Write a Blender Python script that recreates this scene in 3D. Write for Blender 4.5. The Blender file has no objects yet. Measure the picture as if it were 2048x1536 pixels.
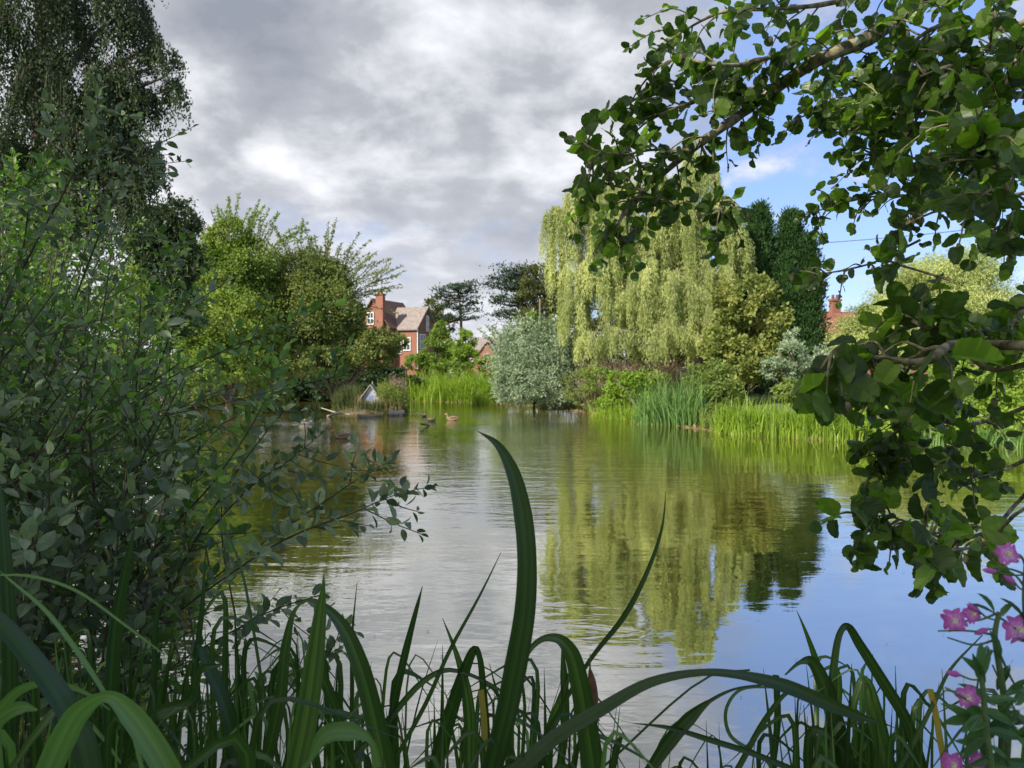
import bpy, math
import numpy as np
from mathutils import Vector

# ------------------------------------------------------------------ camera, sky, sun
SC = bpy.context.scene
COL = SC.collection
F, PITCH, CH = 1500.0, -math.atan(23/1500.0), 1.6
cam = bpy.data.cameras.new("camera"); camo = bpy.data.objects.new("camera", cam); COL.objects.link(camo)
cam.sensor_width = 36; cam.lens = F/2048*36; cam.clip_start = .05; cam.clip_end = 2000
camo.location = (0, 0, CH); camo.rotation_euler = (math.pi/2+PITCH, 0, 0)
cam.dof.use_dof = True; cam.dof.focus_distance = 2.0; cam.dof.aperture_fstop = 9.5
SC.camera = camo
SC.view_settings.view_transform = 'Standard'; SC.view_settings.look = 'None'
SC.view_settings.exposure = 0.70; SC.view_settings.gamma = 1
SUN = Vector((-.60, -.60, .62)).normalized()
EL = math.asin(SUN.z)
sl = bpy.data.lights.new("sun", 'SUN'); sl.energy = 4.9; sl.angle = math.radians(.5); sl.color = (1, .93, .82)
so = bpy.data.objects.new("sun", sl); COL.objects.link(so); so.rotation_euler = SUN.to_track_quat('Z', 'Y').to_euler()

W = bpy.data.worlds.new("World"); SC.world = W; W.use_nodes = True
class NT:
    def __init__(s, nt): s.nt = nt; nt.nodes.clear()
    def n(s, t, **kw):
        o = s.nt.nodes.new(t)
        for k, v in kw.items():
            if k[0] == '_': o.inputs[k[1:].replace('_', ' ')].default_value = v
            else: setattr(o, k, v)
        return o
    def l(s, a, b): s.nt.links.new(a, b)
    def val(s, x, inp):
        if hasattr(x, 'is_output') or hasattr(x, 'links'): s.l(x, inp)
        else: inp.default_value = x
    def m(s, op, a, b=0.0, c=None, clamp=False):
        o = s.nt.nodes.new('ShaderNodeMath'); o.operation = op; o.use_clamp = clamp
        s.val(a, o.inputs[0]); s.val(b, o.inputs[1])
        if c is not None: s.val(c, o.inputs[2])
        return o.outputs[0]
    def ss(s, x, a, b, lo=0.0, hi=1.0):
        o = s.nt.nodes.new('ShaderNodeMapRange'); o.interpolation_type = 'SMOOTHSTEP'
        s.val(x, o.inputs[0]); o.inputs[1].default_value = a; o.inputs[2].default_value = b
        o.inputs[3].default_value = lo; o.inputs[4].default_value = hi
        return o.outputs[0]
    def mix(s, f, a, b, bt='MIX'):
        o = s.nt.nodes.new('ShaderNodeMix'); o.data_type = 'RGBA'; o.blend_type = bt
        s.val(f, o.inputs[0])
        for x, i in ((a, 6), (b, 7)):
            if isinstance(x, tuple): o.inputs[i].default_value = (*x[:3], 1)
            else: s.l(x, o.inputs[i])
        return o.outputs[2]
    def noise(s, vec, scale, detail=3, rough=.5, dist=0.0):
        o = s.n('ShaderNodeTexNoise'); o.inputs['Scale'].default_value = scale; o.inputs['Detail'].default_value = detail
        o.inputs['Roughness'].default_value = rough; o.inputs['Distortion'].default_value = dist
        if vec is not None: s.l(vec, o.inputs['Vector'])
        return o.outputs['Fac']
    def vmul(s, vec, v, loc=(0, 0, 0)):
        o = s.n('ShaderNodeMapping'); s.l(vec, o.inputs[0]); o.inputs['Scale'].default_value = v; o.inputs['Location'].default_value = loc
        return o.outputs[0]

WS = .1
T = NT(W.node_tree)
tc = T.n('ShaderNodeTexCoord').outputs['Generated']
sky = T.n('ShaderNodeTexSky', sky_type='NISHITA', sun_disc=False, sun_elevation=EL,
          sun_rotation=math.atan2(SUN.x, SUN.y), air_density=1.0, dust_density=.4, ozone_density=2.0)
sep = T.n('ShaderNodeSeparateXYZ'); T.l(tc, sep.inputs[0])
dx, dy, dz = sep.outputs
dzc = T.m('MAXIMUM', dz, 0.0)
den = T.m('ADD', dzc, .36)
comb = T.n('ShaderNodeCombineXYZ'); T.l(T.m('DIVIDE', dx, den), comb.inputs[0]); T.l(T.m('DIVIDE', dy, den), comb.inputs[1])
cp = comb.outputs[0]
big = T.noise(T.vmul(cp, (1, 1, 1), (3.1, 1.3, 0)), 1.5, 4, .5, .2)
fine = T.noise(T.vmul(cp, (1, 1.0, 1), (7.3, .4, 0)), 4.4, 9, .57, .15)
edge = T.noise(T.vmul(tc, (1, 1, 2.2), (.4, .2, 0)), 5.5, 6, .55, .2)
s_ = T.m('SUBTRACT', T.m('SUBTRACT', dx, .045), T.m('MULTIPLY', dzc, .52))
cov = T.m('ADD', T.m('MULTIPLY', s_, -5.5), T.m('MULTIPLY', T.m('SUBTRACT', edge, .5), 2.6))
cov = T.ss(cov, -.35, .45)
# a clear strip just above the far trees on the left
strip = T.m('MULTIPLY', T.ss(dz, .10, .135), T.ss(dz, .23, .185))
strip = T.m('MULTIPLY', strip, T.ss(edge, .50, .66))
strip = T.m('MULTIPLY', strip, T.ss(dx, -.45, -.25))
cov = T.m('MULTIPLY', cov, T.m('SUBTRACT', 1.0, T.m('MULTIPLY', strip, .25)))
# small puffs in the blue part
puff = T.m('MULTIPLY', T.ss(T.m('ADD', fine, T.ss(dz, .22, .40, 0.0, .06)), .54, .72), .75)
low = T.m('MULTIPLY', T.ss(dz, .16, .06), T.ss(edge, .44, .6))
cov = T.m('MAXIMUM', cov, T.m('MAXIMUM', puff, T.m('MULTIPLY', low, .8)))
br = T.m('ADD', T.m('MULTIPLY', big, .55), T.m('MULTIPLY', fine, .62))
rp = T.n('ShaderNodeValToRGB'); T.l(br, rp.inputs[0])
cr = rp.color_ramp; cr.elements[0].position = .43; cr.elements[0].color = (.20, .22, .26, 1)
cr.elements[1].position = .75; cr.elements[1].color = (.68, .69, .73, 1)
e = cr.elements.new(.56); e.color = (.30, .315, .35, 1)
e = cr.elements.new(.64); e.color = (.46, .47, .50, 1)
horiz = T.ss(dz, .32, .04)
ccol = T.mix(T.m('MULTIPLY', horiz, .38), rp.outputs[0], (.62, .63, .68))
ccol = T.mix(1.0, ccol, (1/WS*1.04,)*3, 'MULTIPLY')
skyc = T.mix(1.0, sky.outputs[0], (1.15, 1.12, 1.28), 'MULTIPLY')
skyc = T.mix(.5, skyc, (2.0, 3.3, 6.9))
fin = T.mix(cov, skyc, ccol)
bg = T.n('ShaderNodeBackground'); T.l(fin, bg.inputs[0]); bg.inputs[1].default_value = WS
wo = T.n('ShaderNodeOutputWorld'); T.l(bg.outputs[0], wo.inputs[0])

# ------------------------------------------------------------------ helpers
R = np.random.RandomState(11)
cP, sP = math.cos(PITCH), math.sin(PITCH)
def P(px, py, Y):
    u = (px-1024)/F; v = (768-py)/F
    dy_ = cP - v*sP; dz_ = sP + v*cP
    t = Y/dy_
    return np.array([u*t, Y, CH+dz_*t])
def pts(lst, Y=None):
    return np.array([P(*(q if len(q) == 3 else (q[0], q[1], Y))) for q in lst])
def nrm(v): return v/np.maximum(np.linalg.norm(v, axis=-1, keepdims=True), 1e-9)
def rdir(n): return nrm(R.normal(size=(n, 3)))
def smooth(p, k=4):
    p = np.asarray(p, float)
    if len(p) < 3: return np.array([p[0]+(p[-1]-p[0])*t for t in np.linspace(0, 1, k+1)])
    q = np.vstack([2*p[0]-p[1], p, 2*p[-1]-p[-2]]); out = []
    ch = np.maximum(np.linalg.norm(np.diff(q, axis=0), axis=1), 1e-6)**.5; kn = np.concatenate([[0], np.cumsum(ch)])
    for i in range(1, len(q)-2):
        a, b, c, d = q[i-1:i+3]; t0, t1, t2, t3 = kn[i-1:i+3]; t = (t1+(t2-t1)*np.arange(k)/k)[:, None]
        A1 = (t1-t)/(t1-t0)*a+(t-t0)/(t1-t0)*b; A2 = (t2-t)/(t2-t1)*b+(t-t1)/(t2-t1)*c; A3 = (t3-t)/(t3-t2)*c+(t-t2)/(t3-t2)*d
        B1 = (t2-t)/(t2-t0)*A1+(t-t0)/(t2-t0)*A2; B2 = (t3-t)/(t3-t1)*A2+(t-t1)/(t3-t1)*A3
        out.extend((t2-t)/(t2-t1)*B1+(t-t1)/(t2-t1)*B2)
    out.append(p[-1]); return np.array(out)

class MB:
    def __init__(s): s.V = []; s.nv = 0; s.lt = []; s.lv = []; s.rn = []; s.mi = []
    def add(s, v, polys, rnd=None, mi=0):
        v = np.asarray(v, np.float32).reshape(-1, 3)
        for f in (polys if isinstance(polys, list) else [polys]):
            f = np.asarray(f, np.int64); n, k = f.shape
            s.lt.append(np.full(n, k, np.int32)); s.lv.append((f+s.nv).ravel().astype(np.int32)); s.mi.append(np.full(n, mi, np.int32))
            if rnd is None: s.rn.append(np.full(n, .5, np.float32))
            else:
                r = np.asarray(rnd, np.float32); s.rn.append(np.repeat(r, n//len(r)))
        s.V.append(v); s.nv += len(v); return s
    def build(s, name, mats, parent=None, smooth=False):
        V = np.vstack(s.V); lt = np.concatenate(s.lt); lv = np.concatenate(s.lv)
        me = bpy.data.meshes.new(name); me.vertices.add(len(V)); me.vertices.foreach_set('co', V.ravel())
        me.loops.add(len(lv)); me.loops.foreach_set('vertex_index', lv)
        me.polygons.add(len(lt)); st = np.zeros(len(lt), np.int32); st[1:] = np.cumsum(lt)[:-1]
        me.polygons.foreach_set('loop_start', st); me.polygons.foreach_set('loop_total', lt)
        me.polygons.foreach_set('material_index', np.concatenate(s.mi))
        me.polygons.foreach_set('use_smooth', np.full(len(lt), smooth))
        a = me.attributes.new('rnd', 'FLOAT', 'FACE'); a.data.foreach_set('value', np.concatenate(s.rn))
        for m_ in (mats if isinstance(mats, (list, tuple)) else [mats]): me.materials.append(m_)
        me.update(calc_edges=True); me.validate()
        o = bpy.data.objects.new(name, me); COL.objects.link(o)
        if parent is not None:
            o.parent = parent; o.matrix_parent_inverse = parent.matrix_basis.inverted()
        return o
def tag(o, label=None, cat=None, group=None, kind=None):
    if label: o['label'] = label
    if cat: o['category'] = cat
    if group: o['group'] = group
    if kind: o['kind'] = kind
    return o
def thing(name, label, cat, loc=(0, 0, 0), group=None):
    o = bpy.data.objects.new(name, None); COL.objects.link(o); o.location = loc; o.empty_display_size = .2
    return tag(o, label, cat, group)

def tube(mb, p, r, k=6, mi=0, rnd=.5, cap=True):
    p = np.asarray(p, float); n = len(p); r = np.broadcast_to(np.asarray(r, float), (n,)) if np.ndim(r) == 0 or len(r) == n else np.interp(np.linspace(0, 1, n), np.linspace(0, 1, len(r)), r)
    t = nrm(np.gradient(p, axis=0)); ref = np.array([0.31, .17, .93]) if abs(t[:, 2]).mean() < .8 else np.array([1., .2, 0])
    a = nrm(np.cross(t, ref)); b = np.cross(t, a)
    an = np.linspace(0, 2*np.pi, k, endpoint=False)
    v = p[:, None]+r[:, None, None]*(np.cos(an)[None, :, None]*a[:, None]+np.sin(an)[None, :, None]*b[:, None])
    i = np.arange(n-1)[:, None]*k; j = np.arange(k)[None]; j2 = (j+1) % k
    f = np.stack([i+j, i+j2, i+k+j2, i+k+j], -1).reshape(-1, 4)
    mb.add(v, f, [rnd], mi)
    if cap and k > 3:
        mb.add(v[-1], np.arange(k)[None], [rnd], mi); mb.add(v[0], np.arange(k)[None, ::-1], [rnd], mi)

TEMPL = {
 'far': (np.array([(0, 0, 0), (.45, .5, .03), (1, 0, -.05), (.45, -.5, .03)]), [np.array([[0, 1, 2, 3]])]),
 'oval': (np.array([(-.22, .012, -.02), (-.22, -.012, -.02), (0, .015, 0), (0, -.015, 0), (.33, 0, 0), (.66, 0, -.01), (1, 0, -.1),
                    (.12, .3, .03), (.38, .5, .07), (.68, .42, .05), (.88, .2, -.02),
                    (.12, -.3, .03), (.38, -.5, .07), (.68, -.42, .05), (.88, -.2, -.02)]),
          [np.array([[0, 1, 3, 2], [4, 5, 9, 8], [5, 4, 12, 13], [5, 6, 10, 9], [6, 5, 13, 14], [2, 4, 8, 7], [4, 3, 11, 12]])]),
}
def alder_templ():
    out = [(0.0, .02), (-.03, .18), (.04, .36), (.16, .47), (.2, .45), (.32, .52), (.37, .49), (.5, .52), (.55, .48), (.68, .46), (.72, .40), (.84, .34), (.88, .25), (.97, .16), (.93, .0)]
    v = [(-.25, .01, -.03), (-.25, -.01, -.03)]; mid = [(x, 0, 0.0-.05*x*x) for x in (0, .2, .4, .6, .8, .93)]
    v += mid; L0 = len(v)
    rs = np.random.RandomState(3)
    for sx in (1, -1):
        for x, y in out[:-1]: v.append((x, sx*y, .10*abs(y)+.02*math.sin(x*17+sx)-.05*x*x))
    f = [[0, 1, 2, 2]]
    tri = []; quad = []
    def near(x): return 2+min(range(6), key=lambda i: abs(mid[i][0]-x))
    for si in range(2):
        o = L0+si*14
        for i in range(13):
            a, b = near(out[i][0]-.06), near(out[i+1][0]-.06); p_, q_ = o+i, o+i+1
            if a != b:
                quad.append([a, b, q_, p_] if si == 0 else [b, a, p_, q_])
            else: tri.append([a, q_, p_] if si == 0 else [a, p_, q_])
        tri.append([7, o+13, near(out[13][0]-.06)] if near(out[13][0]-.06) != 7 else [7, o+13, 6])
    tri.append([0, 1, 2])
    return np.array(v, float), [np.array(tri), np.array(quad)]
TEMPL['alder'] = alder_templ()
_v, _f = TEMPL['alder']; _a = _v.copy(); _a[:, 2] = _v[:, 2]+.42*np.abs(_v[:, 1])**1.3-.22*_v[:, 0]**2; _a[:, 1] *= .86
_b = _v.copy(); _b[:, 2] = _v[:, 2]-.30*np.abs(_v[:, 1])+.10*np.sin(_v[:, 0]*7); _b[:, 0] = _v[:, 0]*1.05; _b[:, 1] *= np.where(_v[:, 1] > 0, 1.0, .84)
TEMPL['aldera'] = (_a, _f); TEMPL['alderb'] = (_b, _f)
def leaves(mb, pos, d, n, L, Wd, templ='far', mi=0, rnd=None):
    """many leaves at once: pos, axis d, rough normal n, length L, width Wd"""
    N = len(pos)
    if N == 0: return
    L = np.broadcast_to(L, (N,)); Wd = np.broadcast_to(Wd, (N,))
    d = nrm(d); s = np.cross(n, d); bad = np.linalg.norm(s, axis=1) < 1e-3; s[bad] = (1, 0, 0); s = nrm(s); nn = np.cross(d, s)
    tv, tf = TEMPL[templ]; M = len(tv)
    v = pos[:, None]+d[:, None]*(L[:, None]*tv[None, :, 0])[..., None]+s[:, None]*(Wd[:, None]*tv[None, :, 1])[..., None]+nn[:, None]*(L[:, None]*tv[None, :, 2])[..., None]
    off = (np.arange(N)*M)[:, None, None]
    if rnd is None: rnd = R.rand(N)
    first = True; rnd = np.asarray(rnd, float); jr = np.random.RandomState(5)
    def jit(f):
        r = np.repeat(rnd, len(f)); return r if len(tf) == 1 and len(f) == 1 else np.clip(r+np.tile(jr.uniform(-.13, .13, len(f)), N), 0, 1)
    for f in tf:
        ff = (off+f[None]).reshape(-1, f.shape[1])
        if first: mb.add(v, ff, jit(f), mi); first = False; base = mb.nv-N*M
        else:
            mb.lt.append(np.full(len(ff), ff.shape[1], np.int32)); mb.lv.append((ff+base).ravel().astype(np.int32))
            mb.mi.append(np.full(len(ff), mi, np.int32)); mb.rn.append(jit(f).astype(np.float32))
def blades(mb, base, h, lean, w, seg=5, mi=0, rnd=None, droop=.0, face=None):
    """many grass-like blades: base (N,3), heights h, lean (N,3) sideways reach at the tip"""
    N = len(base); t = np.linspace(0, 1, seg+1)
    h = np.broadcast_to(h, (N,)); w = np.broadcast_to(w, (N,)); droop = np.broadcast_to(droop, (N,))
    c = base[:, None]+np.array([0, 0, 1.])*(h[:, None]*(t-droop[:, None]*t**3))[..., None]+lean[:, None]*(t**2)[None, :, None]
    if face is None: face = nrm(R.normal(size=(N, 3))*(1, 1, .05))
    ww = w[:, None]*np.minimum(1, (1-t)**.6*1.05+.0)*(.75+.25*np.minimum(1, t*4))
    a = c+face[:, None]*ww[..., None]*.5; b = c-face[:, None]*ww[..., None]*.5
    v = np.stack([a, b], 2).reshape(N, -1, 3); M = v.shape[1]
    i = np.arange(seg)*2; f = np.stack([i, i+1, i+3, i+2], -1)
    ff = ((np.arange(N)*M)[:, None, None]+f[None]).reshape(-1, 4)
    mb.add(v, ff, R.rand(N) if rnd is None else rnd, mi)
def box(mb, c, s, rot=0, mi=0):
    x, y, z = np.array(s)/2; v = np.array([(a*x, b*y, d*z) for a in (-1, 1) for b in (-1, 1) for d in (-1, 1)])
    ca, sa = math.cos(rot), math.sin(rot); v = np.stack([v[:, 0]*ca-v[:, 1]*sa, v[:, 0]*sa+v[:, 1]*ca, v[:, 2]], 1)+np.array(c)
    mb.add(v, np.array([[0, 1, 3, 2], [4, 6, 7, 5], [0, 4, 5, 1], [2, 3, 7, 6], [0, 2, 6, 4], [1, 5, 7, 3]]), None, mi)

# ------------------------------------------------------------------ materials
def newmat(name):
    m_ = bpy.data.materials.new(name); m_.use_nodes = True; return m_, NT(m_.node_tree)
def leafmat(name, c0, c1, c2, tr=.35, rough=.5, spec=.4, tcol=None, patch=.6, pscale=1.0):
    m_, T = newmat(name)
    at = T.n('ShaderNodeAttribute', attribute_name='rnd').outputs['Fac']
    geo = T.n('ShaderNodeNewGeometry')
    nz = T.noise(geo.outputs['Position'], pscale, 3)
    f = T.m('ADD', T.m('MULTIPLY', at, 1-patch*.5), T.m('MULTIPLY', T.m('SUBTRACT', nz, .5), patch*1.6), clamp=True)
    r = T.n('ShaderNodeValToRGB'); T.l(f, r.inputs[0]); cr = r.color_ramp
    cr.elements[0].color = (*c0, 1); cr.elements[1].color = (*c2, 1); cr.elements[0].position = .05; cr.elements[1].position = .95
    e = cr.elements.new(.5); e.color = (*c1, 1)
    p = T.n('ShaderNodeBsdfPrincipled'); T.l(r.outputs[0], p.inputs['Base Color']); p.inputs['Roughness'].default_value = rough
    p.inputs['Specular IOR Level'].default_value = spec
    t = T.n('ShaderNodeBsdfTranslucent')
    tc_ = T.mix(1.0, r.outputs[0], tcol or (1.5, 1.7, .5), 'MULTIPLY'); T.l(tc_, t.inputs[0])
    mx = T.n('ShaderNodeMixShader'); mx.inputs[0].default_value = tr; T.l(p.outputs[0], mx.inputs[1]); T.l(t.outputs[0], mx.inputs[2])
    o = T.n('ShaderNodeOutputMaterial'); T.l(mx.outputs[0], o.inputs[0]); return m_
def plain(name, c0, c1=None, rough=.8, scale=6, spec=.3, bump=0, stretch=(1, 1, 1)):
    m_, T = newmat(name); c1 = c1 or c0
    geo = T.n('ShaderNodeTexCoord').outputs['Object']
    nz = T.noise(T.vmul(geo, stretch), scale, 6, .6)
    c = T.mix(T.ss(nz, .35, .65), tuple(c0), tuple(c1))
    p = T.n('ShaderNodeBsdfPrincipled'); T.l(c, p.inputs['Base Color']); p.inputs['Roughness'].default_value = rough
    p.inputs['Specular IOR Level'].default_value = spec
    if bump:
        b = T.n('ShaderNodeBump'); b.inputs['Strength'].default_value = bump; T.l(nz, b.inputs['Height']); T.l(b.outputs[0], p.inputs['Normal'])
    o = T.n('ShaderNodeOutputMaterial'); T.l(p.outputs[0], o.inputs[0]); return m_
M = {
 'sallow': leafmat('sallow_leaf', (.045, .085, .022), (.11, .175, .045), (.28, .38, .11), .40, .42, .55, (1.2, 1.9, .45), .5, 1.6),
 'fresh': leafmat('fresh_sallow_leaf', (.06, .12, .025), (.12, .20, .042), (.22, .31, .08), .42, .45, .4, (1.3, 1.7, .4), .5, 1.2),
 'sallow_grey': leafmat('sallow_leaf_grey', (.05, .08, .038), (.14, .185, .095), (.34, .40, .25), .28, .5, .5, (1.0, 1.5, .5), .5, 1.6),
 'alder': leafmat('alder_leaf', (.024, .046, .011), (.052, .090, .018), (.16, .24, .04), .5, .42, .5, (2.0, 2.6, .5), .3, 2),
 'birch': leafmat('birch_leaf', (.035, .055, .025), (.055, .080, .035), (.09, .12, .05), .35, .55, .3, (1.3, 1.7, .5), .6, .5),
 'midtree': leafmat('bank_tree_leaf', (.10, .17, .03), (.22, .30, .06), (.42, .46, .13), .38, .6, .25, (1.4, 1.5, .5), .7, .35),
 'midtree2': leafmat('bank_tree_leaf_olive', (.11, .15, .04), (.21, .25, .075), (.36, .38, .13), .35, .6, .25, (1.4, 1.5, .5), .7, .35),
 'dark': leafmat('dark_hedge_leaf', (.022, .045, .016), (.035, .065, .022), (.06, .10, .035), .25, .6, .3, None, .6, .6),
 'willow': leafmat('golden_willow_leaf', (.26, .32, .11), (.52, .57, .24), (.82, .84, .46), .42, .6, .2, (1.3, 1.3, .6), .8, .45),
 'silver': leafmat('silver_willow_leaf', (.14, .19, .11), (.31, .39, .26), (.62, .69, .54), .3, .55, .3, (1.2, 1.4, .7), .6, .7),
 'conifer': leafmat('cypress_leaf', (.022, .058, .014), (.035, .085, .02), (.065, .14, .03), .25, .6, .3, None, .6, .7),
 'olive': leafmat('olive_shrub_leaf', (.12, .17, .035), (.28, .31, .08), (.50, .44, .16), .35, .6, .3, (1.3, 1.2, .5), .9, 1.1),
 'cedar': leafmat('cedar_needles', (.02, .045, .03), (.04, .075, .04), (.08, .11, .05), .15, .7, .2, None, .7, .3),
 'oliveoak': leafmat('far_oak_leaf', (.07, .08, .03), (.11, .12, .045), (.17, .17, .06), .3, .6, .2, None, .7, .3),
 'lime': leafmat('lime_green_leaf', (.16, .26, .03), (.24, .36, .05), (.34, .45, .08), .45, .55, .3, (1.3, 1.3, .5), .6, .8),
 'reed': leafmat('bright_reed_blade', (.13, .22, .02), (.21, .32, .03), (.36, .42, .07), .45, .45, .4, (1.4, 1.5, .4), .5, 1.2),
 'reed_blue': leafmat('blue_green_reed_blade', (.05, .12, .025), (.10, .195, .045), (.20, .31, .075), .3, .5, .4, None, .4, 1.2),
 'herb': leafmat('bank_herb_leaf', (.12, .17, .04), (.19, .25, .06), (.28, .32, .10), .38, .55, .3, None, .7, 1.0),
 'straw': leafmat('dry_grass', (.28, .22, .12), (.38, .28, .16), (.30, .30, .13), .25, .7, .2, (1.2, 1.1, .8), .7, 1.0),
 'sedge': leafmat('dull_sedge', (.06, .08, .025), (.10, .12, .04), (.17, .17, .07), .3, .6, .3, None, .6, 1.0),
 'rust': leafmat('rusty_seed_heads', (.22, .16, .12), (.33, .25, .19), (.28, .26, .15), .25, .7, .2, (1.2, 1.1, .8), .7, 1.0),
 'iris': leafmat('iris_blade', (.014, .036, .008), (.036, .078, .018), (.11, .185, .045), .30, .36, .6, (1.3, 1.9, .3), .3, 3),
 'iris_pale': leafmat('pale_iris_blade', (.08, .16, .05), (.12, .22, .07), (.17, .27, .10), .35, .35, .55, (1.2, 1.6, .4), .3, 3),
 'iris_yellow': leafmat('yellowing_blade', (.22, .15, .03), (.30, .22, .05), (.24, .24, .05), .3, .45, .4, None, .3, 3),
 'herbdark': leafmat('willowherb_leaf', (.04, .10, .035), (.06, .14, .045), (.10, .19, .07), .3, .45, .4, (1.3, 1.8, .4), .3, 3),
 'petal': leafmat('pink_petal', (.46, .08, .38), (.64, .20, .58), (.85, .55, .80), .35, .5, .2, (1.1, .8, 1.1), .3, 8),
 'cream': plain('cream_stigma', (.75, .72, .5)),
 'bark': plain('grey_bark', (.07, .055, .04), (.16, .14, .10), .9, 25, .2, .6, (1, 1, .25)),
 'lichen': plain('lichened_alder_bark', (.06, .052, .035), (.26, .23, .13), .85, 30, .2, .7),
 'twig': plain('dark_twig', (.045, .035, .022), (.09, .07, .045), .7, 40),
 'stemgreen': plain('green_stem', (.07, .13, .045), (.11, .16, .06), .6, 20),
 'willowbark': plain('willow_bark', (.12, .11, .07), (.22, .20, .13), .9, 6, .2, .5),
 'roof_grey': plain('weathered_roof_tiles', (.20, .165, .15), (.26, .22, .20), .85, 3, .3, .0),
 'roof_brown': plain('brown_roof_tiles', (.10, .055, .045), (.15, .085, .065), .85, 3),
 'white': plain('white_paint', (.75, .75, .72), (.66, .66, .64), .5, 3),
 'glass': plain('window_glass', (.03, .04, .05), None, .08, 3, .8),
 'pole': plain('weathered_pole', (.16, .13, .10), (.22, .19, .15), .9, 8),
 'wood': plain('silvered_timber', (.20, .18, .15), (.36, .34, .30), .85, 12, .2, .4, (1, 6, 6)),
 'duckbrown': plain('brown_feathers', (.13, .085, .05), (.26, .18, .11), .8, 45),
 'duckgrey': plain('grey_feathers', (.15, .145, .135), (.22, .21, .20), .8, 30),
 'duckgreen': plain('green_head_feathers', (.015, .05, .03), None, .4, 30),
 'duckdark': plain('dark_feathers', (.03, .028, .025), (.06, .05, .04), .7, 30),
 'bill': plain('orange_bill', (.40, .20, .05), None, .5, 10),
 'cattail': plain('brown_seed_spike', (.12, .055, .03), (.17, .085, .045), .95, 60),
}
def brickmat(name, a, b):
    m_, T = newmat(name)
    g = T.n('ShaderNodeTexCoord').outputs['Object']; sp = T.n('ShaderNodeSeparateXYZ'); T.l(g, sp.inputs[0])
    cb = T.n('ShaderNodeCombineXYZ'); T.l(T.m('ADD', sp.outputs[0], sp.outputs[1]), cb.inputs[0]); T.l(sp.outputs[2], cb.inputs[1])
    bt = T.n('ShaderNodeTexBrick'); T.l(cb.outputs[0], bt.inputs[0])
    bt.inputs['Color1'].default_value = (*a, 1); bt.inputs['Color2'].default_value = (*b, 1); bt.inputs['Mortar'].default_value = (.27, .19, .15, 1)
    bt.inputs['Scale'].default_value = 1; bt.inputs['Brick Width'].default_value = .225; bt.inputs['Row Height'].default_value = .075; bt.inputs['Mortar Size'].default_value = .006
    nz = T.noise(g, .8, 5); c = T.mix(T.ss(nz, .35, .75, .1, .75), bt.outputs[0], (.20, .10, .07))
    p = T.n('ShaderNodeBsdfPrincipled'); T.l(c, p.inputs['Base Color']); p.inputs['Roughness'].default_value = .9
    o = T.n('ShaderNodeOutputMaterial'); T.l(p.outputs[0], o.inputs[0]); return m_
M['brick'] = brickmat('orange_brick', (.30, .095, .055), (.22, .075, .048))
M['brick_red'] = brickmat('red_brick', (.34, .11, .08), (.27, .09, .065))

# ------------------------------------------------------------------ pond shore, ground, water
shore = np.array([(-1.3, .85), (-2.3, 2.4), (-2.9, 4.2), (-4.6, 7), (-8.5, 11), (-14, 16), (-21, 23), (-26, 32), (-24, 39), (-18.5, 42.5),
                  (-12, 43.5), (-7.5, 42.5), (-4.2, 41), (-1.3, 39.5), (.3, 37.5), (1.2, 35.5), (2.6, 33.5), (3.3, 29.5), (4.6, 26.2), (5.3, 22.6),
                  (5.8, 20.6), (7.6, 18.6), (9.6, 17.2), (12.5, 16), (15.5, 12.5), (15, 8), (11, 4), (6, 1.8), (3.2, 1.0), (1.2, .7)])
sh = smooth(np.vstack([shore, shore[:1]]), 4)[:-1]
def sdist(x, y):
    """distance to the shoreline, negative on the water"""
    q = np.stack([x, y], -1).reshape(-1, 2); a = sh; b = np.roll(sh, -1, 0); best = np.full(len(q), 1e9); ins = np.zeros(len(q), bool)
    for i in range(len(a)):
        e_ = b[i]-a[i]; w_ = q-a[i]; t = np.clip((w_@e_)/(e_@e_), 0, 1); best = np.minimum(best, np.linalg.norm(w_-t[:, None]*e_, axis=1))
        c = ((a[i][1] > q[:, 1]) != (b[i][1] > q[:, 1])) & (q[:, 0] < (b[i][0]-a[i][0])*(q[:, 1]-a[i][1])/(b[i][1]-a[i][1]+1e-12)+a[i][0]); ins ^= c
    return np.where(ins, -best, best).reshape(np.shape(x))
def gz(x, y):
    d = sdist(np.asarray(x, float), np.asarray(y, float))
    up = .22*np.tanh(np.maximum(d, 0)/.5)+.75*(1-np.exp(-np.maximum(d, 0)/14.))
    dn = -1.1*(1-np.exp(np.minimum(d, 0)/2.0))
    z = np.where(d > 0, up, dn)+.04*np.sin(x*1.3+y*.7)*np.tanh(np.abs(d))+.03*np.sin(x*2.9-y*2.1)*np.tanh(np.abs(d))
    z = np.where(np.hypot(x, y) < 1.2, np.minimum(z, .16), z)
    return z
ax = np.sign(np.linspace(-1, 1, 241)); tt = np.linspace(-1, 1, 241); gx = 60*tt+840*tt**7
tt2 = np.linspace(0, 1, 261); gy = -14+84*tt2+1100*tt2**8
GX, GY = np.meshgrid(gx, gy); GZ = gz(GX, GY)
mb = MB(); n1, n0 = GX.shape
i = np.arange(n1-1)[:, None]*n0+np.arange(n0-1)[None]
mb.add(np.stack([GX, GY, GZ], -1), np.stack([i, i+1, i+n0+1, i+n0], -1).reshape(-1, 4))
m_, T = newmat('bank_ground')
g = T.n('ShaderNodeNewGeometry').outputs['Position']; n1_ = T.noise(g, .35, 6, .6); n2_ = T.noise(g, 6, 5, .6)
sp = T.n('ShaderNodeSeparateXYZ'); T.l(g, sp.inputs[0])
c = T.mix(T.ss(n1_, .35, .65), (.07, .12, .025), (.13, .17, .045)); c = T.mix(T.m('MULTIPLY', n2_, .5), c, (.05, .075, .02))
c = T.mix(T.ss(sp.outputs[2], .24, .08), c, (.06, .048, .03))
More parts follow.
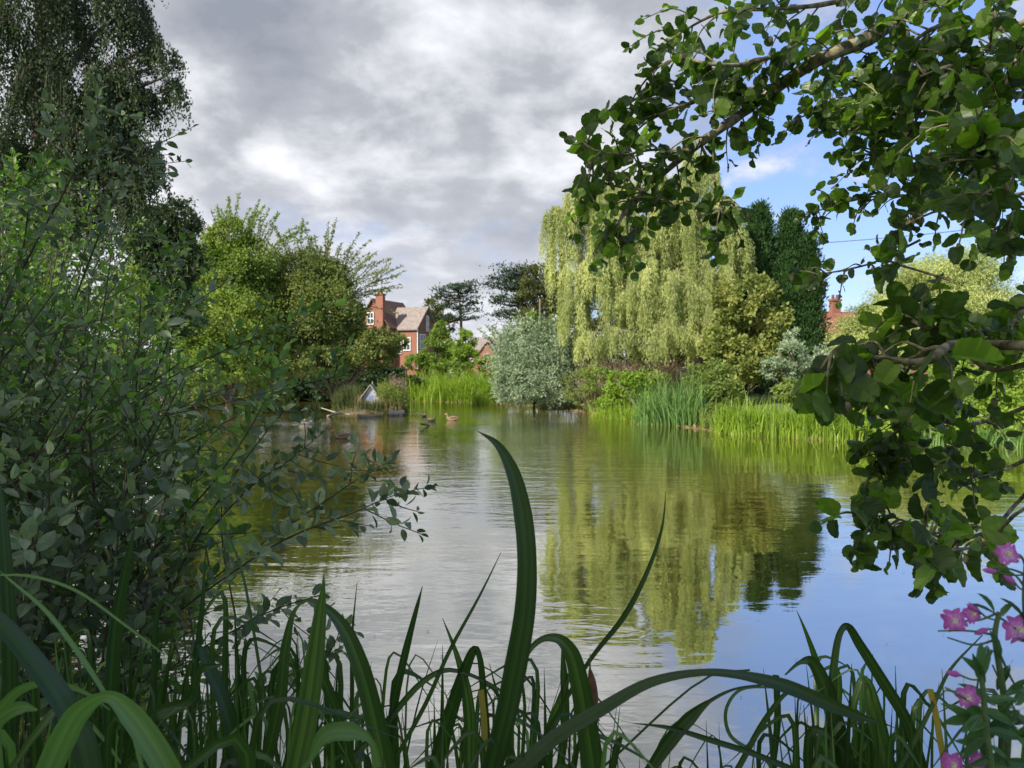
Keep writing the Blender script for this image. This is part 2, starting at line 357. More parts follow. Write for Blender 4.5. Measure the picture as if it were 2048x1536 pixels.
p = T.n('ShaderNodeBsdfPrincipled'); T.l(c, p.inputs['Base Color']); p.inputs['Roughness'].default_value = .95
b = T.n('ShaderNodeBump'); b.inputs['Strength'].default_value = .6; T.l(n2_, b.inputs['Height']); T.l(b.outputs[0], p.inputs['Normal'])
o = T.n('ShaderNodeOutputMaterial'); T.l(p.outputs[0], o.inputs[0])
tag(mb.build('ground', m_, smooth=True), 'grassy ground and earth banks around the pond', kind='structure')

# water: murky, rippled
m_, T = newmat('pond_water')
g = T.n('ShaderNodeNewGeometry').outputs['Position']
w1 = T.noise(T.vmul(g, (.55, 1.6, 1)), 2.6, 3, .5, .4)
w2 = T.noise(T.vmul(g, (.7, 1.5, 1), (3, 5, 0)), 9, 2, .5, .2)
w3 = T.noise(T.vmul(g, (.8, 1.1, 1), (8, 2, 0)), .55, 2, .5)
patch = T.ss(T.noise(T.vmul(g, (.9, .9, 1), (5, 0, 0)), .22, 2), .40, .62, .35, 1.0)
sp = T.n('ShaderNodeSeparateXYZ'); T.l(g, sp.inputs[0])
calm = T.ss(sp.outputs[1], 4.0, 9.0, .45, 1.0)
calmx = T.ss(T.m('SUBTRACT', sp.outputs[0], T.m('MULTIPLY', sp.outputs[1], .12)), -.2, 1.2, 1.0, .38)
amp = T.m('MULTIPLY', T.m('MULTIPLY', patch, calm), calmx)
h = T.m('ADD', T.m('MULTIPLY', w1, 1.0), T.m('MULTIPLY', w2, .22)); h = T.m('ADD', T.m('MULTIPLY', h, amp), T.m('MULTIPLY', w3, .8))
b = T.n('ShaderNodeBump'); b.inputs['Strength'].default_value = 1.0; b.inputs['Distance'].default_value = .016; T.l(h, b.inputs['Height'])
lw = T.n('ShaderNodeLayerWeight'); lw.inputs[0].default_value = .5
fac = T.ss(lw.outputs['Facing'], .30, .97, .47, .81)
mur = T.noise(T.vmul(g, (.4, 1, 1)), .5, 4); mc = T.mix(T.ss(mur, .35, .65), (.054, .048, .009), (.080, .071, .013))
df = T.n('ShaderNodeBsdfDiffuse'); T.l(mc, df.inputs[0])
gl = T.n('ShaderNodeBsdfGlossy'); gl.inputs[0].default_value = (.93, .92, .86, 1); gl.inputs['Roughness'].default_value = .015; T.l(b.outputs[0], gl.inputs['Normal'])
mx = T.n('ShaderNodeMixShader'); T.l(fac, mx.inputs[0]); T.l(df.outputs[0], mx.inputs[1]); T.l(gl.outputs[0], mx.inputs[2])
o = T.n('ShaderNodeOutputMaterial'); T.l(mx.outputs[0], o.inputs[0])
mb = MB(); mb.add(np.array([(-40, -6, 0), (40, -6, 0), (40, 55, 0), (-40, 55, 0)]), np.array([[0, 1, 2, 3]]))
tag(mb.build('pond_water', m_), 'murky green pond water reflecting clouds and trees', kind='structure')

# ------------------------------------------------------------------ far trees and shrubs
def crown(mb, blobs, Y, nl, ls, templ='far', dens=1.0, asp=.55, squash=1.0, shell=(.55, 1.05), clump=.22, up=.5, droop=0, depth=1.0):
    """leaf clumps through overlapping blobs (px, py, rx_px[, ry_px][, dY])"""
    tot = sum(b_[2]*(b_[3] if len(b_) > 3 else b_[2]) for b_ in blobs); cs = []
    for b_ in blobs:
        rx = b_[2]/F*Y; rz = (b_[3] if len(b_) > 3 else b_[2])/F*Y; yo = b_[4] if len(b_) > 4 else 0
        c0 = P(b_[0], b_[1], Y); c0[1] += yo
        n = max(60, int(nl*b_[2]*(b_[3] if len(b_) > 3 else b_[2])/tot)); nc = max(6, n//70)
        d = rdir(nc); rr = R.uniform(shell[0], shell[1], nc)**.8
        rad = np.array([rx, rx*depth, rz])
        cc = c0+d*rad*rr[:, None]; cs.append(cc)
        k = R.randint(0, nc, n); cr_ = clump*min(rx, rz)*R.uniform(.6, 1.5, nc)
        q = R.normal(size=(n, 3))*.62; pos = cc[k]+q*cr_[k][:, None]*(1, 1, .7)
        out = nrm(pos-c0)
        dr = nrm(rdir(n)+out*.6+np.array([0, 0, -droop])); nr = nrm(rdir(n)*.9+out*.5+np.array([0, 0, up]))
        sz = ls*R.uniform(.6, 1.35, n)
        pos[:, 2] = np.maximum(pos[:, 2], .05)
        leaves(mb, pos, dr, nr, sz, sz*asp, templ, 0, np.clip((R.rand(nc)*.5)[k]+R.rand(n)*.5, 0, 1))
    return np.vstack(cs)
def limbs(root, top, cs, r, mat, par, n=26, name='trunk', k=7, mb=None):
    mb = mb or MB(); root = np.array(root, float); top = np.array(top, float)
    tp = smooth([root, root*.7+top*.3+R.normal(size=3)*.02*np.linalg.norm(top-root), root*.35+top*.65+R.normal(size=3)*.03*np.linalg.norm(top-root), top], 5)
    rr = np.linspace(1, .12, len(tp))*r; rr[0] *= 1.35; tube(mb, tp, rr, k)
    if len(cs):
        for c_ in cs[R.permutation(len(cs))[:n]]:
            zf = np.clip((c_[2]-root[2])/(top[2]-root[2]+1e-6)-R.uniform(.12, .35), .08, .9); i_ = int(zf*(len(tp)-1)); a = tp[i_]
            mid = (a+c_)/2+np.array([0, 0, .08*np.linalg.norm(c_-a)]); q = smooth([a, mid, c_], 4)
            tube(mb, q, np.linspace(rr[i_]*.5, .012, len(q)), 5)
    return mb.build(name, mat, par, True)
def tree(name, label, cat, blobs, Y, nl, ls, mat, bark='bark', tr=.15, base=None, group=None, shoots=None, **kw):
    if cat in ('shrub', 'bush'): tr = min(tr, .05)
    xs = np.mean([b_[0] for b_ in blobs]) if base is None else base
    bx = P(xs, 745, Y)[0]; z0 = float(gz(bx, Y)); root = (bx, Y, max(z0, 0)-.05)
    t = thing(name, label, cat, (bx, Y, max(z0, 0)), group)
    mb = MB(); cs = crown(mb, blobs, Y, nl, ls, **kw)
    tw = MB()
    if shoots:
        for (px, py, L_, ang) in shoots:
            a = P(px, py, Y+R.uniform(-1, 1)); Lm = L_/F*Y; d = np.array([math.sin(ang), R.uniform(-.4, .4), math.cos(ang)])
            q = smooth([a, a+d*Lm*.5+R.normal(size=3)*.05*Lm, a+d*Lm+np.array([math.sin(ang)*.15*Lm, 0, -.04*Lm])], 5)
            tube(tw, q, [.02, .006], 4)
            n = int(L_*1.1); u = R.rand(n)**.8; idx = u*(len(q)-1); i0 = np.minimum(idx.astype(int), len(q)-2); fr = (idx-i0)[:, None]
            pos = q[i0]*(1-fr)+q[i0+1]*fr+R.normal(size=(n, 3))*.05*(1.3-u)[:, None]
            s_z = ls*R.uniform(.6, 1.1, n)
            leaves(mb, pos, rdir(n)+d*.6, rdir(n)+np.array([0, 0, .4]), s_z, s_z*.5)
    top = cs[np.argmax(cs[:, 2])]*.6+np.array([bx, Y, cs[:, 2].max()])*.4
    limbs(root, top, cs, tr, M[bark], t, mb=tw)
    mb.build('crown', M[mat], t)
    return t

# weeping strands
def weep(mb, heads, Y, ls, lw_, perm, wood=None, sway=.25, step=.09, bun=16):
    for hd in heads:
        px, py, rp_, drop, n = hd[:5]; dY = hd[5] if len(hd) > 5 else 0
        c0 = P(px, py, Y); c0[1] += dY; r = rp_/F*Y; D = drop/F*Y; n = int(n*perm)
        nb = max(3, n//bun); kb = R.randint(0, nb, n); an = R.uniform(0, 2*np.pi, nb)[kb]+R.normal(size=n)*.13; rr = r*np.clip(np.sqrt(R.rand(nb))[kb]+R.normal(size=n)*.07, 0, 1.1); out = np.stack([np.cos(an), np.sin(an), 0*an], 1)
        grp = R.rand(nb, 1)[kb]
        st = c0+out*rr[:, None]*.75+np.array([0, 0, 1.])*((r*.65)*(1-(rr/r)**2)+R.normal(size=n)*.10*r)[:, None]
        st += .12*r*np.sin(an*5+px)[:, None]*out
        Ld = D*R.uniform(.45, 1.1, nb)[kb]*R.uniform(.6, 1.05, n)*(.75+.25*np.sin(an*3+py))
        K = np.maximum(3, (Ld/step).astype(int)); kk = np.repeat(np.arange(n), K); t = np.concatenate([np.sort(R.rand(k_)) for k_ in K])
        reach = (.18*r+.10*rr)*R.uniform(.3, 1.3, n)
        ph = R.uniform(0, 6, n)
        pos = st[kk]+out[kk]*(reach[kk]*(1-np.exp(-t*3)))[:, None]+np.array([0, 0, -1.])*(Ld[kk]*(t-.12*(1-np.exp(-t*5))))[:, None]
        pos[:, 0] += sway*.3*np.sin(ph[kk]+t*3)*t; pos[:, 1] += sway*.3*np.cos(ph[kk]+t*2.3)*t
        N = len(pos); pos += R.normal(size=(N, 3))*.035
        ok = pos[:, 2] > .35; pos = pos[ok]; kk = kk[ok]; N = len(pos)
        d = nrm(np.array([0, 0, -1.])+R.normal(size=(N, 3))*.42); nn = nrm(R.normal(size=(N, 3))*(1, 1, .6)+out[kk]*.6)
        sz = ls*R.uniform(.7, 1.3, N)
        leaves(mb, pos, d, nn, sz, sz*lw_, 'far', 0, np.clip(grp[kk, 0]*.6+R.rand(N)*.4, 0, 1))
        if wood is not None:
            for i_ in range(0, n, 3):
                q = np.array([st[i_], st[i_]+out[i_]*reach[i_]*.6-[0, 0, Ld[i_]*.2], st[i_]+out[i_]*reach[i_]*.9-[0, 0, Ld[i_]*.55]])
                tube(wood, q, [.008, .003], 3)

# golden weeping willow
Yw = 33.0
wx = P(1330, 745, Yw)[0]
t = thing('willow_tree', 'tall golden weeping willow trailing to the far bank beside dark cypresses', 'tree', (wx, Yw, .5))
heads = [(1395, 335, 48, 260, 330), (1345, 400, 62, 300, 420), (1300, 350, 40, 150, 120), (1240, 400, 62, 260, 330), (1165, 400, 52, 330, 330), (1118, 430, 34, 210, 130), (1105, 500, 26, 120, 60),
         (1440, 420, 48, 300, 300), (1295, 480, 62, 230, 330), (1370, 520, 58, 240, 330), (1190, 545, 48, 215, 330, -1), (1150, 620, 34, 120, 180, -1.5),
         (1255, 610, 44, 135, 230, -1.5), (1330, 590, 52, 180, 330, -2), (1420, 560, 46, 200, 240, -1), (1475, 480, 34, 200, 130), (1385, 655, 52, 110, 220, -2.5), (1310, 680, 50, 75, 190, -3), (1205, 680, 42, 75, 170, -3),
         (1455, 640, 44, 110, 160, -2), (1170, 690, 34, 60, 120, -2.5), (1250, 700, 44, 60, 150, -3), (1350, 700, 44, 55, 150, -3.2), (1400, 700, 40, 55, 120, -3), (1140, 560, 34, 190, 160, -1), (1215, 500, 50, 240, 260, -.5), (1285, 560, 44, 190, 220, -2), (1250, 450, 60, 320, 160, 2.5), (1380, 430, 70, 330, 170, 2.5)]
mb = MB(); wd = MB(); weep(mb, heads, Yw, .16, .19, 1.35, wd, step=.075)
mb.build('crown', M['willow'], t)
root = np.array([wx, Yw, .3]); fork = P(1330, 640, Yw)
tube(wd, smooth([root, (root+fork)/2+[.1, 0, 0], fork], 4), [.42, .3], 9)
for hd in heads:
    e_ = P(hd[0], hd[1], Yw)+np.array([0, hd[5] if len(hd) > 5 else 0, 0]); q = smooth([fork, fork*.5+e_*.5+[0, 0, .25*abs(e_[2]-fork[2])*.4], e_], 5); tube(wd, q, [.11, .03], 6)
wd.build('trunk', M['willowbark'], t, True)

# silver willow bush
tree('silver_willow_bush', 'round silvery grey willow bush on the far bank left of the weeping willow', 'bush',
     [(1065, 705, 72, 62), (1030, 730, 46, 50, -.8), (1100, 730, 44, 55, -.8), (1065, 760, 60, 36, -1), (1020, 765, 32, 34, -1.6), (1110, 690, 30, 40, 0), (1050, 780, 50, 26, -1.6), (1100, 770, 46, 34, -1.2)], 33.5, 52000, .16, 'silver', asp=.28, up=.4, clump=.3, shell=(.3, 1.05),
     shoots=[(x_, 665+abs(x_-1065)*.45+R.uniform(-8, 12), R.uniform(26, 52), (x_-1065)/110) for x_ in np.arange(992, 1148, 4.)])
# cypress group
def cypress(label, px, ptop, pbase, wpx, Y, n):
    bx = P(px, 745, Y)[0]; t = thing('cypress_tree', label, 'tree', (bx, Y, .6), 'dark cypresses beside the willow')
    zt = P(px, ptop, Y)[2]; mb = MB(); r0 = wpx/2/F*Y; H = zt-.4
    nb = 26*n; u = R.rand(nb)**.8; an = R.uniform(0, 6.283, nb); rad = r0*np.clip((1-u)**.8*1.2, 0, 1)*R.uniform(.5, 1.25, nb)*(1+.25*np.sin(an*3+u*11))
    cc = np.stack([bx+rad*np.cos(an), Y+rad*np.sin(an), .4+H*u], 1); out = np.stack([np.cos(an), np.sin(an), 0*an], 1)
    k = np.repeat(np.arange(nb), 26); N = len(k); tpos = R.rand(N)
    dr = nrm(out[k]*.35+np.array([0, 0, 1.])+R.normal(size=(N, 3))*.35)
    pos = cc[k]+dr*(tpos*.55)[:, None]+R.normal(size=(N, 3))*.09; s_z = .17*R.uniform(.7, 1.3, N)
    leaves(mb, pos, dr, nrm(out[k]+rdir(N)*.7), s_z, s_z*.42, 'far', 0, np.clip((R.rand(nb)*.5)[k]+R.rand(N)*.5, 0, 1))
    tm = MB(); tube(tm, [(bx, Y, .3), (bx, Y, H*.5), (bx, Y, zt-.3)], [.22, .13, .02], 7); tm.build('trunk', M['bark'], t, True)
    mb.build('crown', M['conifer'], t)
cypress('dark cypress with a pointed top just right of the weeping willow', 1516, 430, 760, 132, 36, 56)
cypress('dark cypress with a slim leaning top behind the olive shrub', 1580, 440, 760, 96, 35.5, 42)
cypress('lower dark cypress at the right edge of the cypress group', 1614, 490, 760, 64, 35, 26)
cypress('dark cypress half hidden behind the willow curtain', 1466, 470, 760, 90, 37, 34)
tree('dark_tree', 'dull green tree standing behind the weeping willow curtain', 'tree',
     [(1220, 690, 90, 60), (1330, 640, 100, 90), (1420, 690, 80, 60), (1160, 720, 50, 34), (1300, 540, 70, 60)], 40, 26000, .22, 'oliveoak', tr=.3)
# olive shrub and company
tree('olive_shrub', 'bronze and olive leaved shrub in front of the dark cypresses', 'shrub',
     [(1500, 590, 48, 36), (1462, 615, 36, 34, -.5), (1470, 660, 54, 44, .4), (1530, 650, 46, 50), (1460, 720, 52, 40, -1), (1535, 720, 44, 40, 0), (1425, 690, 30, 34, -1)], 28, 17000, .15, 'olive', asp=.6, clump=.26, shell=(.55, 1.15),
     shoots=[(x_, 575+abs(x_-1490)*.3, 30, (x_-1490)/90) for x_ in range(1430, 1550, 10)])
tree('silver_shrub', 'grey leaved shrub at the foot of the rightmost cypress', 'shrub',
     [(1582, 715, 34, 34), (1552, 735, 26, 26), (1600, 745, 30, 24), (1584, 680, 14, 22)], 26, 5000, .11, 'silver', asp=.35)
tree('low_willow_shrub', 'olive green shrub drooping to the water between the blue green reeds and yellow reeds', 'shrub',
     [(1425, 775, 46, 40), (1405, 805, 34, 34, -.6), (1395, 760, 30, 30), (1430, 830, 34, 18, -1), (1455, 790, 34, 30), (1440, 745, 34, 22, .5)], 24, 13000, .1, 'herb', asp=.45, clump=.24)
tree('bank_shrub', 'bright green leafy shrub at the water edge below the weeping willow', 'shrub',
     [(1262, 790, 34, 34), (1240, 770, 26, 26), (1275, 765, 22, 22), (1225, 800, 24, 24)], 27, 9500, .1, 'lime', asp=.6, clump=.25)
tree('bank_shrub', 'mid green leafy shrub between the lime green shrub and the blue green reeds', 'shrub',
     [(1310, 775, 30, 30, 1.5), (1205, 760, 30, 26, 2), (1340, 765, 40, 20, 3), (1290, 815, 22, 16)], 26, 6500, .11, 'herb', asp=.5, clump=.3)
tree('grey_brown_shrub', 'faded grey green shrub overhanging the water right of the silver bush', 'shrub',
     [(1160, 775, 34, 34), (1190, 790, 30, 28, -.4), (1150, 795, 28, 16, -1), (1175, 750, 22, 22), (1135, 765, 12, 20)], 31, 5000, .1, 'midtree2', asp=.35, droop=.4)
# far right
tree('golden_willow', 'pale golden willow behind the alder leaves beyond the right bank', 'tree',
     [(1850, 560, 76, 46), (1935, 545, 66, 52), (1890, 620, 100, 56), (1980, 620, 60, 60), (1800, 610, 50, 50)], 42, 70000, .17, 'willow', asp=.28, droop=.9, clump=.34, shell=(.3, 1.05))
tree('pale_willow_bush', 'pale round willow bush in front of the red house at the right', 'bush',
     [(1740, 665, 56, 56), (1700, 700, 44, 44), (1790, 690, 50, 50), (1760, 630, 40, 34)], 30, 30000, .15, 'willow', asp=.28, droop=.5, shell=(.4, 1.05))
tree('sage_bush', 'small sage coloured bush right of the cypresses', 'bush',
     [(1645, 725, 34, 40), (1670, 740, 30, 30), (1625, 745, 24, 26)], 27, 4500, .12, 'silver', asp=.4)
for lab, bl, Y_, mt in (('low green bush behind the yellow reeds at the right bank', [(1640, 790, 40, 30), (1690, 800, 50, 34), (1590, 785, 34, 24)], 21, 'herb'), ('low leafy bush nearest the camera on the right bank', [(1780, 845, 60, 28), (1870, 850, 60, 30), (1960, 850, 60, 34), (2050, 850, 60, 40)], 17.2, 'lime'),
                        ('yellow green bush lowest under the alder at the right bank', [(1800, 800, 70, 44), (1740, 800, 40, 40), (1860, 790, 50, 44)], 19, 'herb'),
                        ('bright green bush at the far right edge of the right bank', [(1950, 790, 70, 50), (2020, 770, 60, 60), (2080, 790, 60, 60), (1900, 760, 40, 40)], 20, 'lime'),
                        ('tall yellow green bush behind the right bank bushes', [(1960, 720, 80, 44), (2050, 710, 70, 60), (1860, 745, 60, 34)], 26, 'midtree')):
    tree('bank_bush', lab, 'bush', bl, Y_, 11000, .11, mt, group='bushes on the right bank', asp=.55, tr=.06)

# mid left trees with long twiggy shoots
def shset(x0, x1, f_top, n, L0, L1, spread, cx):
    return [(x_, f_top(x_), R.uniform(L0, L1), (x_-cx)/spread+R.uniform(-.25, .25)) for x_ in R.uniform(x0, x1, n)]
tree('bank_tree', 'sunlit light green tree with upright twiggy shoots, second tree from the birch', 'tree',
     [(445, 560, 72, 76), (490, 530, 56, 56), (400, 600, 46, 60), (470, 640, 90, 66, -.6), (420, 690, 60, 44, -.6), (455, 480, 40, 44), (510, 600, 56, 60, .5), (450, 735, 80, 34, -1), (400, 660, 50, 60, 0), (520, 690, 50, 50, -.5)], 30, 100000, .125, 'midtree',
     shoots=shset(375, 545, lambda x: 480+abs(x-460)*.45, 34, 55, 105, 110, 460), group='trees along the left bank', asp=.5)
tree('bank_tree', 'wide olive green tree whose thin sprays reach towards the brick house', 'tree',
     [(610, 560, 76, 60), (648, 572, 56, 52), (560, 600, 60, 60), (640, 640, 92, 66, -.6), (695, 648, 38, 46), (785, 682, 36, 16, -.5), (720, 690, 56, 36, -1), (590, 700, 72, 46, -.6), (765, 690, 46, 30, -.5), (650, 600, 70, 60, -1), (640, 720, 90, 30, -1.2), (745, 715, 50, 22, -1)], 32, 115000, .125, 'midtree2',
     shoots=shset(555, 745, lambda x: 520+abs(x-630)*.42, 36, 45, 90, 110, 630)+shset(670, 735, lambda x: 570+(x-690)*.9, 16, 50, 80, 60, 640), group='trees along the left bank', asp=.45)
tree('bank_tree', 'slender dark grey green tree between the birch and the sunlit tree', 'tree',
     [(350, 450, 46, 50), (300, 470, 56, 60), (325, 540, 56, 60), (370, 520, 36, 50), (340, 620, 60, 60), (300, 600, 50, 60)], 22, 44000, .10, 'birch', group='trees along the left bank', asp=.5, droop=.6)
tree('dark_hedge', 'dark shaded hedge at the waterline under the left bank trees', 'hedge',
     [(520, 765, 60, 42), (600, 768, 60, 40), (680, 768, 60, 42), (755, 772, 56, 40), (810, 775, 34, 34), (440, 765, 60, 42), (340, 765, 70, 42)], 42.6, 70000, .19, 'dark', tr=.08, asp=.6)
tree('bank_bush', 'shaded green undergrowth at the foot of the sunlit bank tree', 'bush',
     [(430, 770, 50, 36), (490, 775, 46, 34), (550, 778, 40, 28), (370, 765, 50, 40), (300, 750, 60, 50), (240, 740, 60, 60)], 33, 26000, .13, 'midtree2', tr=.05, asp=.5)
tree('dark_hedge', 'dark hedge further left, behind the sallow bush', 'hedge',
     [(200, 740, 90, 60), (60, 730, 90, 70), (-60, 720, 90, 80), (300, 770, 60, 40)], 34, 17000, .15, 'dark', tr=.08, asp=.6)
tree('bank_tree', 'yellow green tree low behind the left bush, at the left edge', 'tree',
     [(20, 560, 90, 80), (110, 620, 80, 70), (200, 660, 80, 60), (40, 680, 100, 70), (250, 590, 46, 60)], 18, 26000, .09, 'midtree', group='trees along the left bank', asp=.5)

# weeping birch
Yb = 14.0
t = thing('birch_tree', 'tall dark weeping birch filling the upper left corner', 'tree', (P(90, 745, Yb)[0], Yb, .5))
heads = [(70, 20, 120, 330, 210), (200, -10, 90, 300, 190), (265, 40, 40, 170, 70), (320, 110, 42, 130, 75), (360, 130, 16, 60, 12), (130, 180, 120, 330, 240), (230, 170, 70, 200, 140), (285, 200, 40, 150, 110), (300, 320, 34, 150, 110), (250, 400, 60, 160, 130), (335, 170, 32, 120, 60), (180, 260, 90, 220, 160),
         (20, 330, 110, 300, 200), (120, 360, 110, 250, 190), (215, 330, 70, 190, 130), (270, 300, 40, 170, 60), (0, 100, 120, 330, 190), (60, -120, 160, 300, 160), (200, -150, 90, 200, 100), (160, 450, 90, 200, 120), (-60, 400, 120, 300, 120)]
mb = MB(); wd = MB(); weep(mb, heads, Yb, .060, .60, 1.1, wd, sway=.45, step=.03, bun=4)
mb.build('crown', M['birch'], t)
root = np.array(t.location); tp = smooth([root-[0, 0, .1], root+[.1, .1, 2.5], root+[-.1, 0, 5.5], root+[.15, .1, 9.5]], 6); tube(wd, tp, [.22, .16, .11, .04], 8)
for hd in heads:
    e_ = P(hd[0], hd[1], Yb)+[0, 0, hd[2]/F*Yb*.6]; i_ = int(np.clip((e_[2]-1.6)/10, .15, .8)*len(tp)); q = smooth([tp[i_], (tp[i_]+e_)/2+[0, 0, .5], e_], 5); tube(wd, q, [.07, .02], 5)
    if hd[0] > 230:
        for k_ in range(4):
            e2 = P(hd[0]+R.uniform(-20, 25), hd[1]+R.uniform(0, 20), Yb); tube(wd, smooth([q[3], (q[3]+e2)/2+[0, 0, .25], e2], 4), [.02, .006], 4)
wd.build('trunk', M['bark'], t, True)

# cedars far away
def plates(name, label, Y, px, base_py, top_py, layers, n, mat='cedar', tr=.35, group=None):
    bx = P(px, 745, Y)[0]; t = thing(name, label, 'tree', (bx, Y, 1), group); mb = MB(); wd = MB()
    zt = P(px, top_py, Y)[2]; tube(wd, smooth([(bx, Y, .8), (bx+.3, Y, zt*.5), (bx-.1, Y, zt)], 5), [tr, tr*.6, .06], 7)
    for (lx, ly, rx, th) in layers:
        c = P(lx, ly, Y); rm = rx/F*Y; N = int(n*rx/40); an = R.uniform(0, 6.283, N); rr = rm*np.sqrt(R.rand(N)); ncl = max(5, N//60)
        pc = np.stack([c[0]+rm*R.uniform(-1, 1, ncl), c[1]+rm*R.uniform(-.8, .8, ncl), c[2]+R.normal(size=ncl)*th/F*Y*.35], 1); k = R.randint(0, ncl, N)
        pos = pc[k]+R.normal(size=(N, 3))*np.array([.20*rm+.25, .2*rm+.25, th/F*Y*.22]); s_z = .32*R.uniform(.6, 1.3, N)
        leaves(mb, pos, nrm(rdir(N)+[0, 0, .3]), nrm(rdir(N)+[0, 0, .8]), s_z, s_z*.5)
        for q_ in pc[:7]:
            a = np.array([bx, Y, min(zt-.3, q_[2]-.15*abs(q_[0]-bx))]); tube(wd, smooth([a, (a+q_)/2+[0, 0, -.2], q_], 3), [.1, .03], 4)
    wd.build('trunk', M['bark'], t, True); mb.build('crown', M[mat], t)
plates('cedar_tree', 'thin layered cedar with open flat branches standing right of the brick house', 95, 918, 700, 563,
       [(925, 568, 26, 8), (900, 578, 26, 8), (935, 583, 22, 8), (890, 592, 20, 9), (925, 598, 32, 8), (945, 604, 18, 7), (905, 615, 26, 8), (935, 620, 22, 7), (945, 636, 20, 6), (892, 636, 22, 8), (915, 575, 34, 7)], 420, group='cedars against the sky')
plates('cedar_tree', 'larger dense dark cedar left of the willow top', 85, 1040, 700, 530,
       [(1035, 545, 40, 14), (1000, 552, 26, 12), (1060, 540, 34, 14), (1000, 572, 26, 14), (1040, 575, 44, 20), (1075, 570, 40, 22), (1010, 600, 26, 14), (1050, 605, 46, 22), (1090, 600, 40, 24), (1010, 628, 22, 10), (1060, 635, 50, 18)], 700, tr=.5, group='cedars against the sky')
tree('oak_tree', 'olive round topped tree just right of the dense cedar crown', 'tree', [(1085, 570, 40, 46), (1115, 590, 36, 40), (1060, 610, 40, 34), (1100, 640, 50, 40)], 80, 9000, .32, 'oliveoak', tr=.4)
tree('oak_tree', 'dull olive tree directly behind the right end of the brick house', 'tree', [(872, 620, 26, 32), (885, 650, 24, 34), (862, 650, 20, 30)], 100, 5000, .35, 'oliveoak', tr=.4)
tree('garden_tree', 'pale green garden tree right of the brick house', 'tree', [(880, 700, 30, 36), (905, 715, 30, 26), (860, 722, 28, 24), (880, 668, 16, 24), (835, 725, 26, 18)], 60, 12000, .2, 'midtree', tr=.12)
tree('garden_tree', 'vivid lime green garden tree left of the small far house', 'tree', [(932, 688, 20, 26), (925, 708, 24, 24), (940, 715, 20, 20)], 58, 5000, .2, 'lime', tr=.12)
tree('garden_bush', 'yellow green bush showing above the silver willow bush', 'bush', [(1080, 645, 34, 18), (1105, 650, 26, 20), (1060, 655, 26, 20), (1090, 690, 50, 40)], 55, 5000, .2, 'lime', tr=.12)
tree('garden_bush', 'soft green bushes in front of the small far house', 'bush', [(985, 735, 34, 22), (955, 740, 30, 20), (1010, 725, 26, 26), (900, 742, 40, 18)], 52, 6000, .18, 'midtree', tr=.08)
# distant treeline
mb = MB()
for x_ in np.arange(-260, 2500, 62):
    crown(mb, [(x_+R.uniform(-10, 10), 722+R.uniform(-10, 8), R.uniform(34, 50), R.uniform(16, 28))], 210+R.uniform(-12, 12), 420, 1.1)
tag(mb.build('distant_treeline', M['oliveoak']), 'far off belt of trees along the horizon', 'treeline', kind='stuff')

# ------------------------------------------------------------------ houses
def prism(mb, L_, W_, h0, h1, M4, mi=0, over=0, thick=0):
    pass
def house(name, label, loc, rot, wings, wallm, roofm, group=None):
    """wings: (cx, cy, length along x, width along y, eave height, ridge height, rotation, roof material)"""
    t = thing(name, label, 'house', loc, group); ob = []
    for (cx, cy, L_, W_, he, hr, wr, rm) in wings:
        x, y = L_/2, W_/2; ca, sa = math.cos(wr), math.sin(wr)
        def tf(v):
            v = np.asarray(v, float); return np.stack([cx+v[:, 0]*ca-v[:, 1]*sa, cy+v[:, 0]*sa+v[:, 1]*ca, v[:, 2]], 1)
        v = [(-x, -y, 0), (x, -y, 0), (x, y, 0), (-x, y, 0), (-x, -y, he), (x, -y, he), (x, y, he), (-x, y, he), (-x, 0, hr), (x, 0, hr)]
        mb = MB(); mb.add(tf(v), [np.array([[0, 1, 5, 4], [2, 3, 7, 6]]), np.array([[1, 2, 6, 9, 5], [3, 0, 4, 8, 7]])]); w = mb.build('wall', wallm, t); w.matrix_parent_inverse.identity(); ob.append(w)
        o_ = .3; dz_ = (hr-he)/y*o_; r = []
        mb = MB()
        for sy in (-1, 1):
            a = [(-x-o_, sy*(y+o_), he-dz_+.05), (x+o_, sy*(y+o_), he-dz_+.05), (x+o_, 0, hr+.05), (-x-o_, 0, hr+.05)]
            b_ = [(p_[0], p_[1], p_[2]+.16) for p_ in a]; mb.add(tf(a+b_), np.array([[0, 1, 2, 3], [7, 6, 5, 4], [0, 4, 5, 1], [1, 5, 6, 2], [2, 6, 7, 3], [3, 7, 4, 0]]))
        ro = mb.build('roof', rm, t); ro.matrix_parent_inverse.identity()
    t.rotation_euler.z = rot
    return t
def hpart(t, name, mb, mat, sub=None, smooth=False):
    o_ = mb.build(name, mat, None, smooth); o_.parent = sub or t; return o_
def hwindow(t, c, w, h, face):
    """face 0: looks to -y, 1: looks to +x, 2: looks to -x"""
    mb = MB(); s = (w, .08, h) if face == 0 else (.08, w, h); n = np.array([(0, -1, 0), (1, 0, 0), (-1, 0, 0)][face]); c = np.array(c, float)
    box(mb, c+n*.03, s); wd = hpart(t, 'window', mb, M['glass']); fr = MB(); ux = np.array([1, 0, 0]) if face == 0 else np.array([0, 1, 0])
    for d_, sz in ((ux*w/2, (.09, h+.09)), (-ux*w/2, (.09, h+.09)), (ux*0, (.06, h))):
        box(fr, c+d_+n*.07, (sz[0], .1, sz[1]) if face == 0 else (.1, sz[0], sz[1]))
    for dz_ in (-h/2, 0, h/2):
        box(fr, c+np.array([0, 0, dz_])+n*.072, (w, .09, .1) if face == 0 else (.09, w, .1))
    hpart(t, 'frame', fr, M['white'], wd)
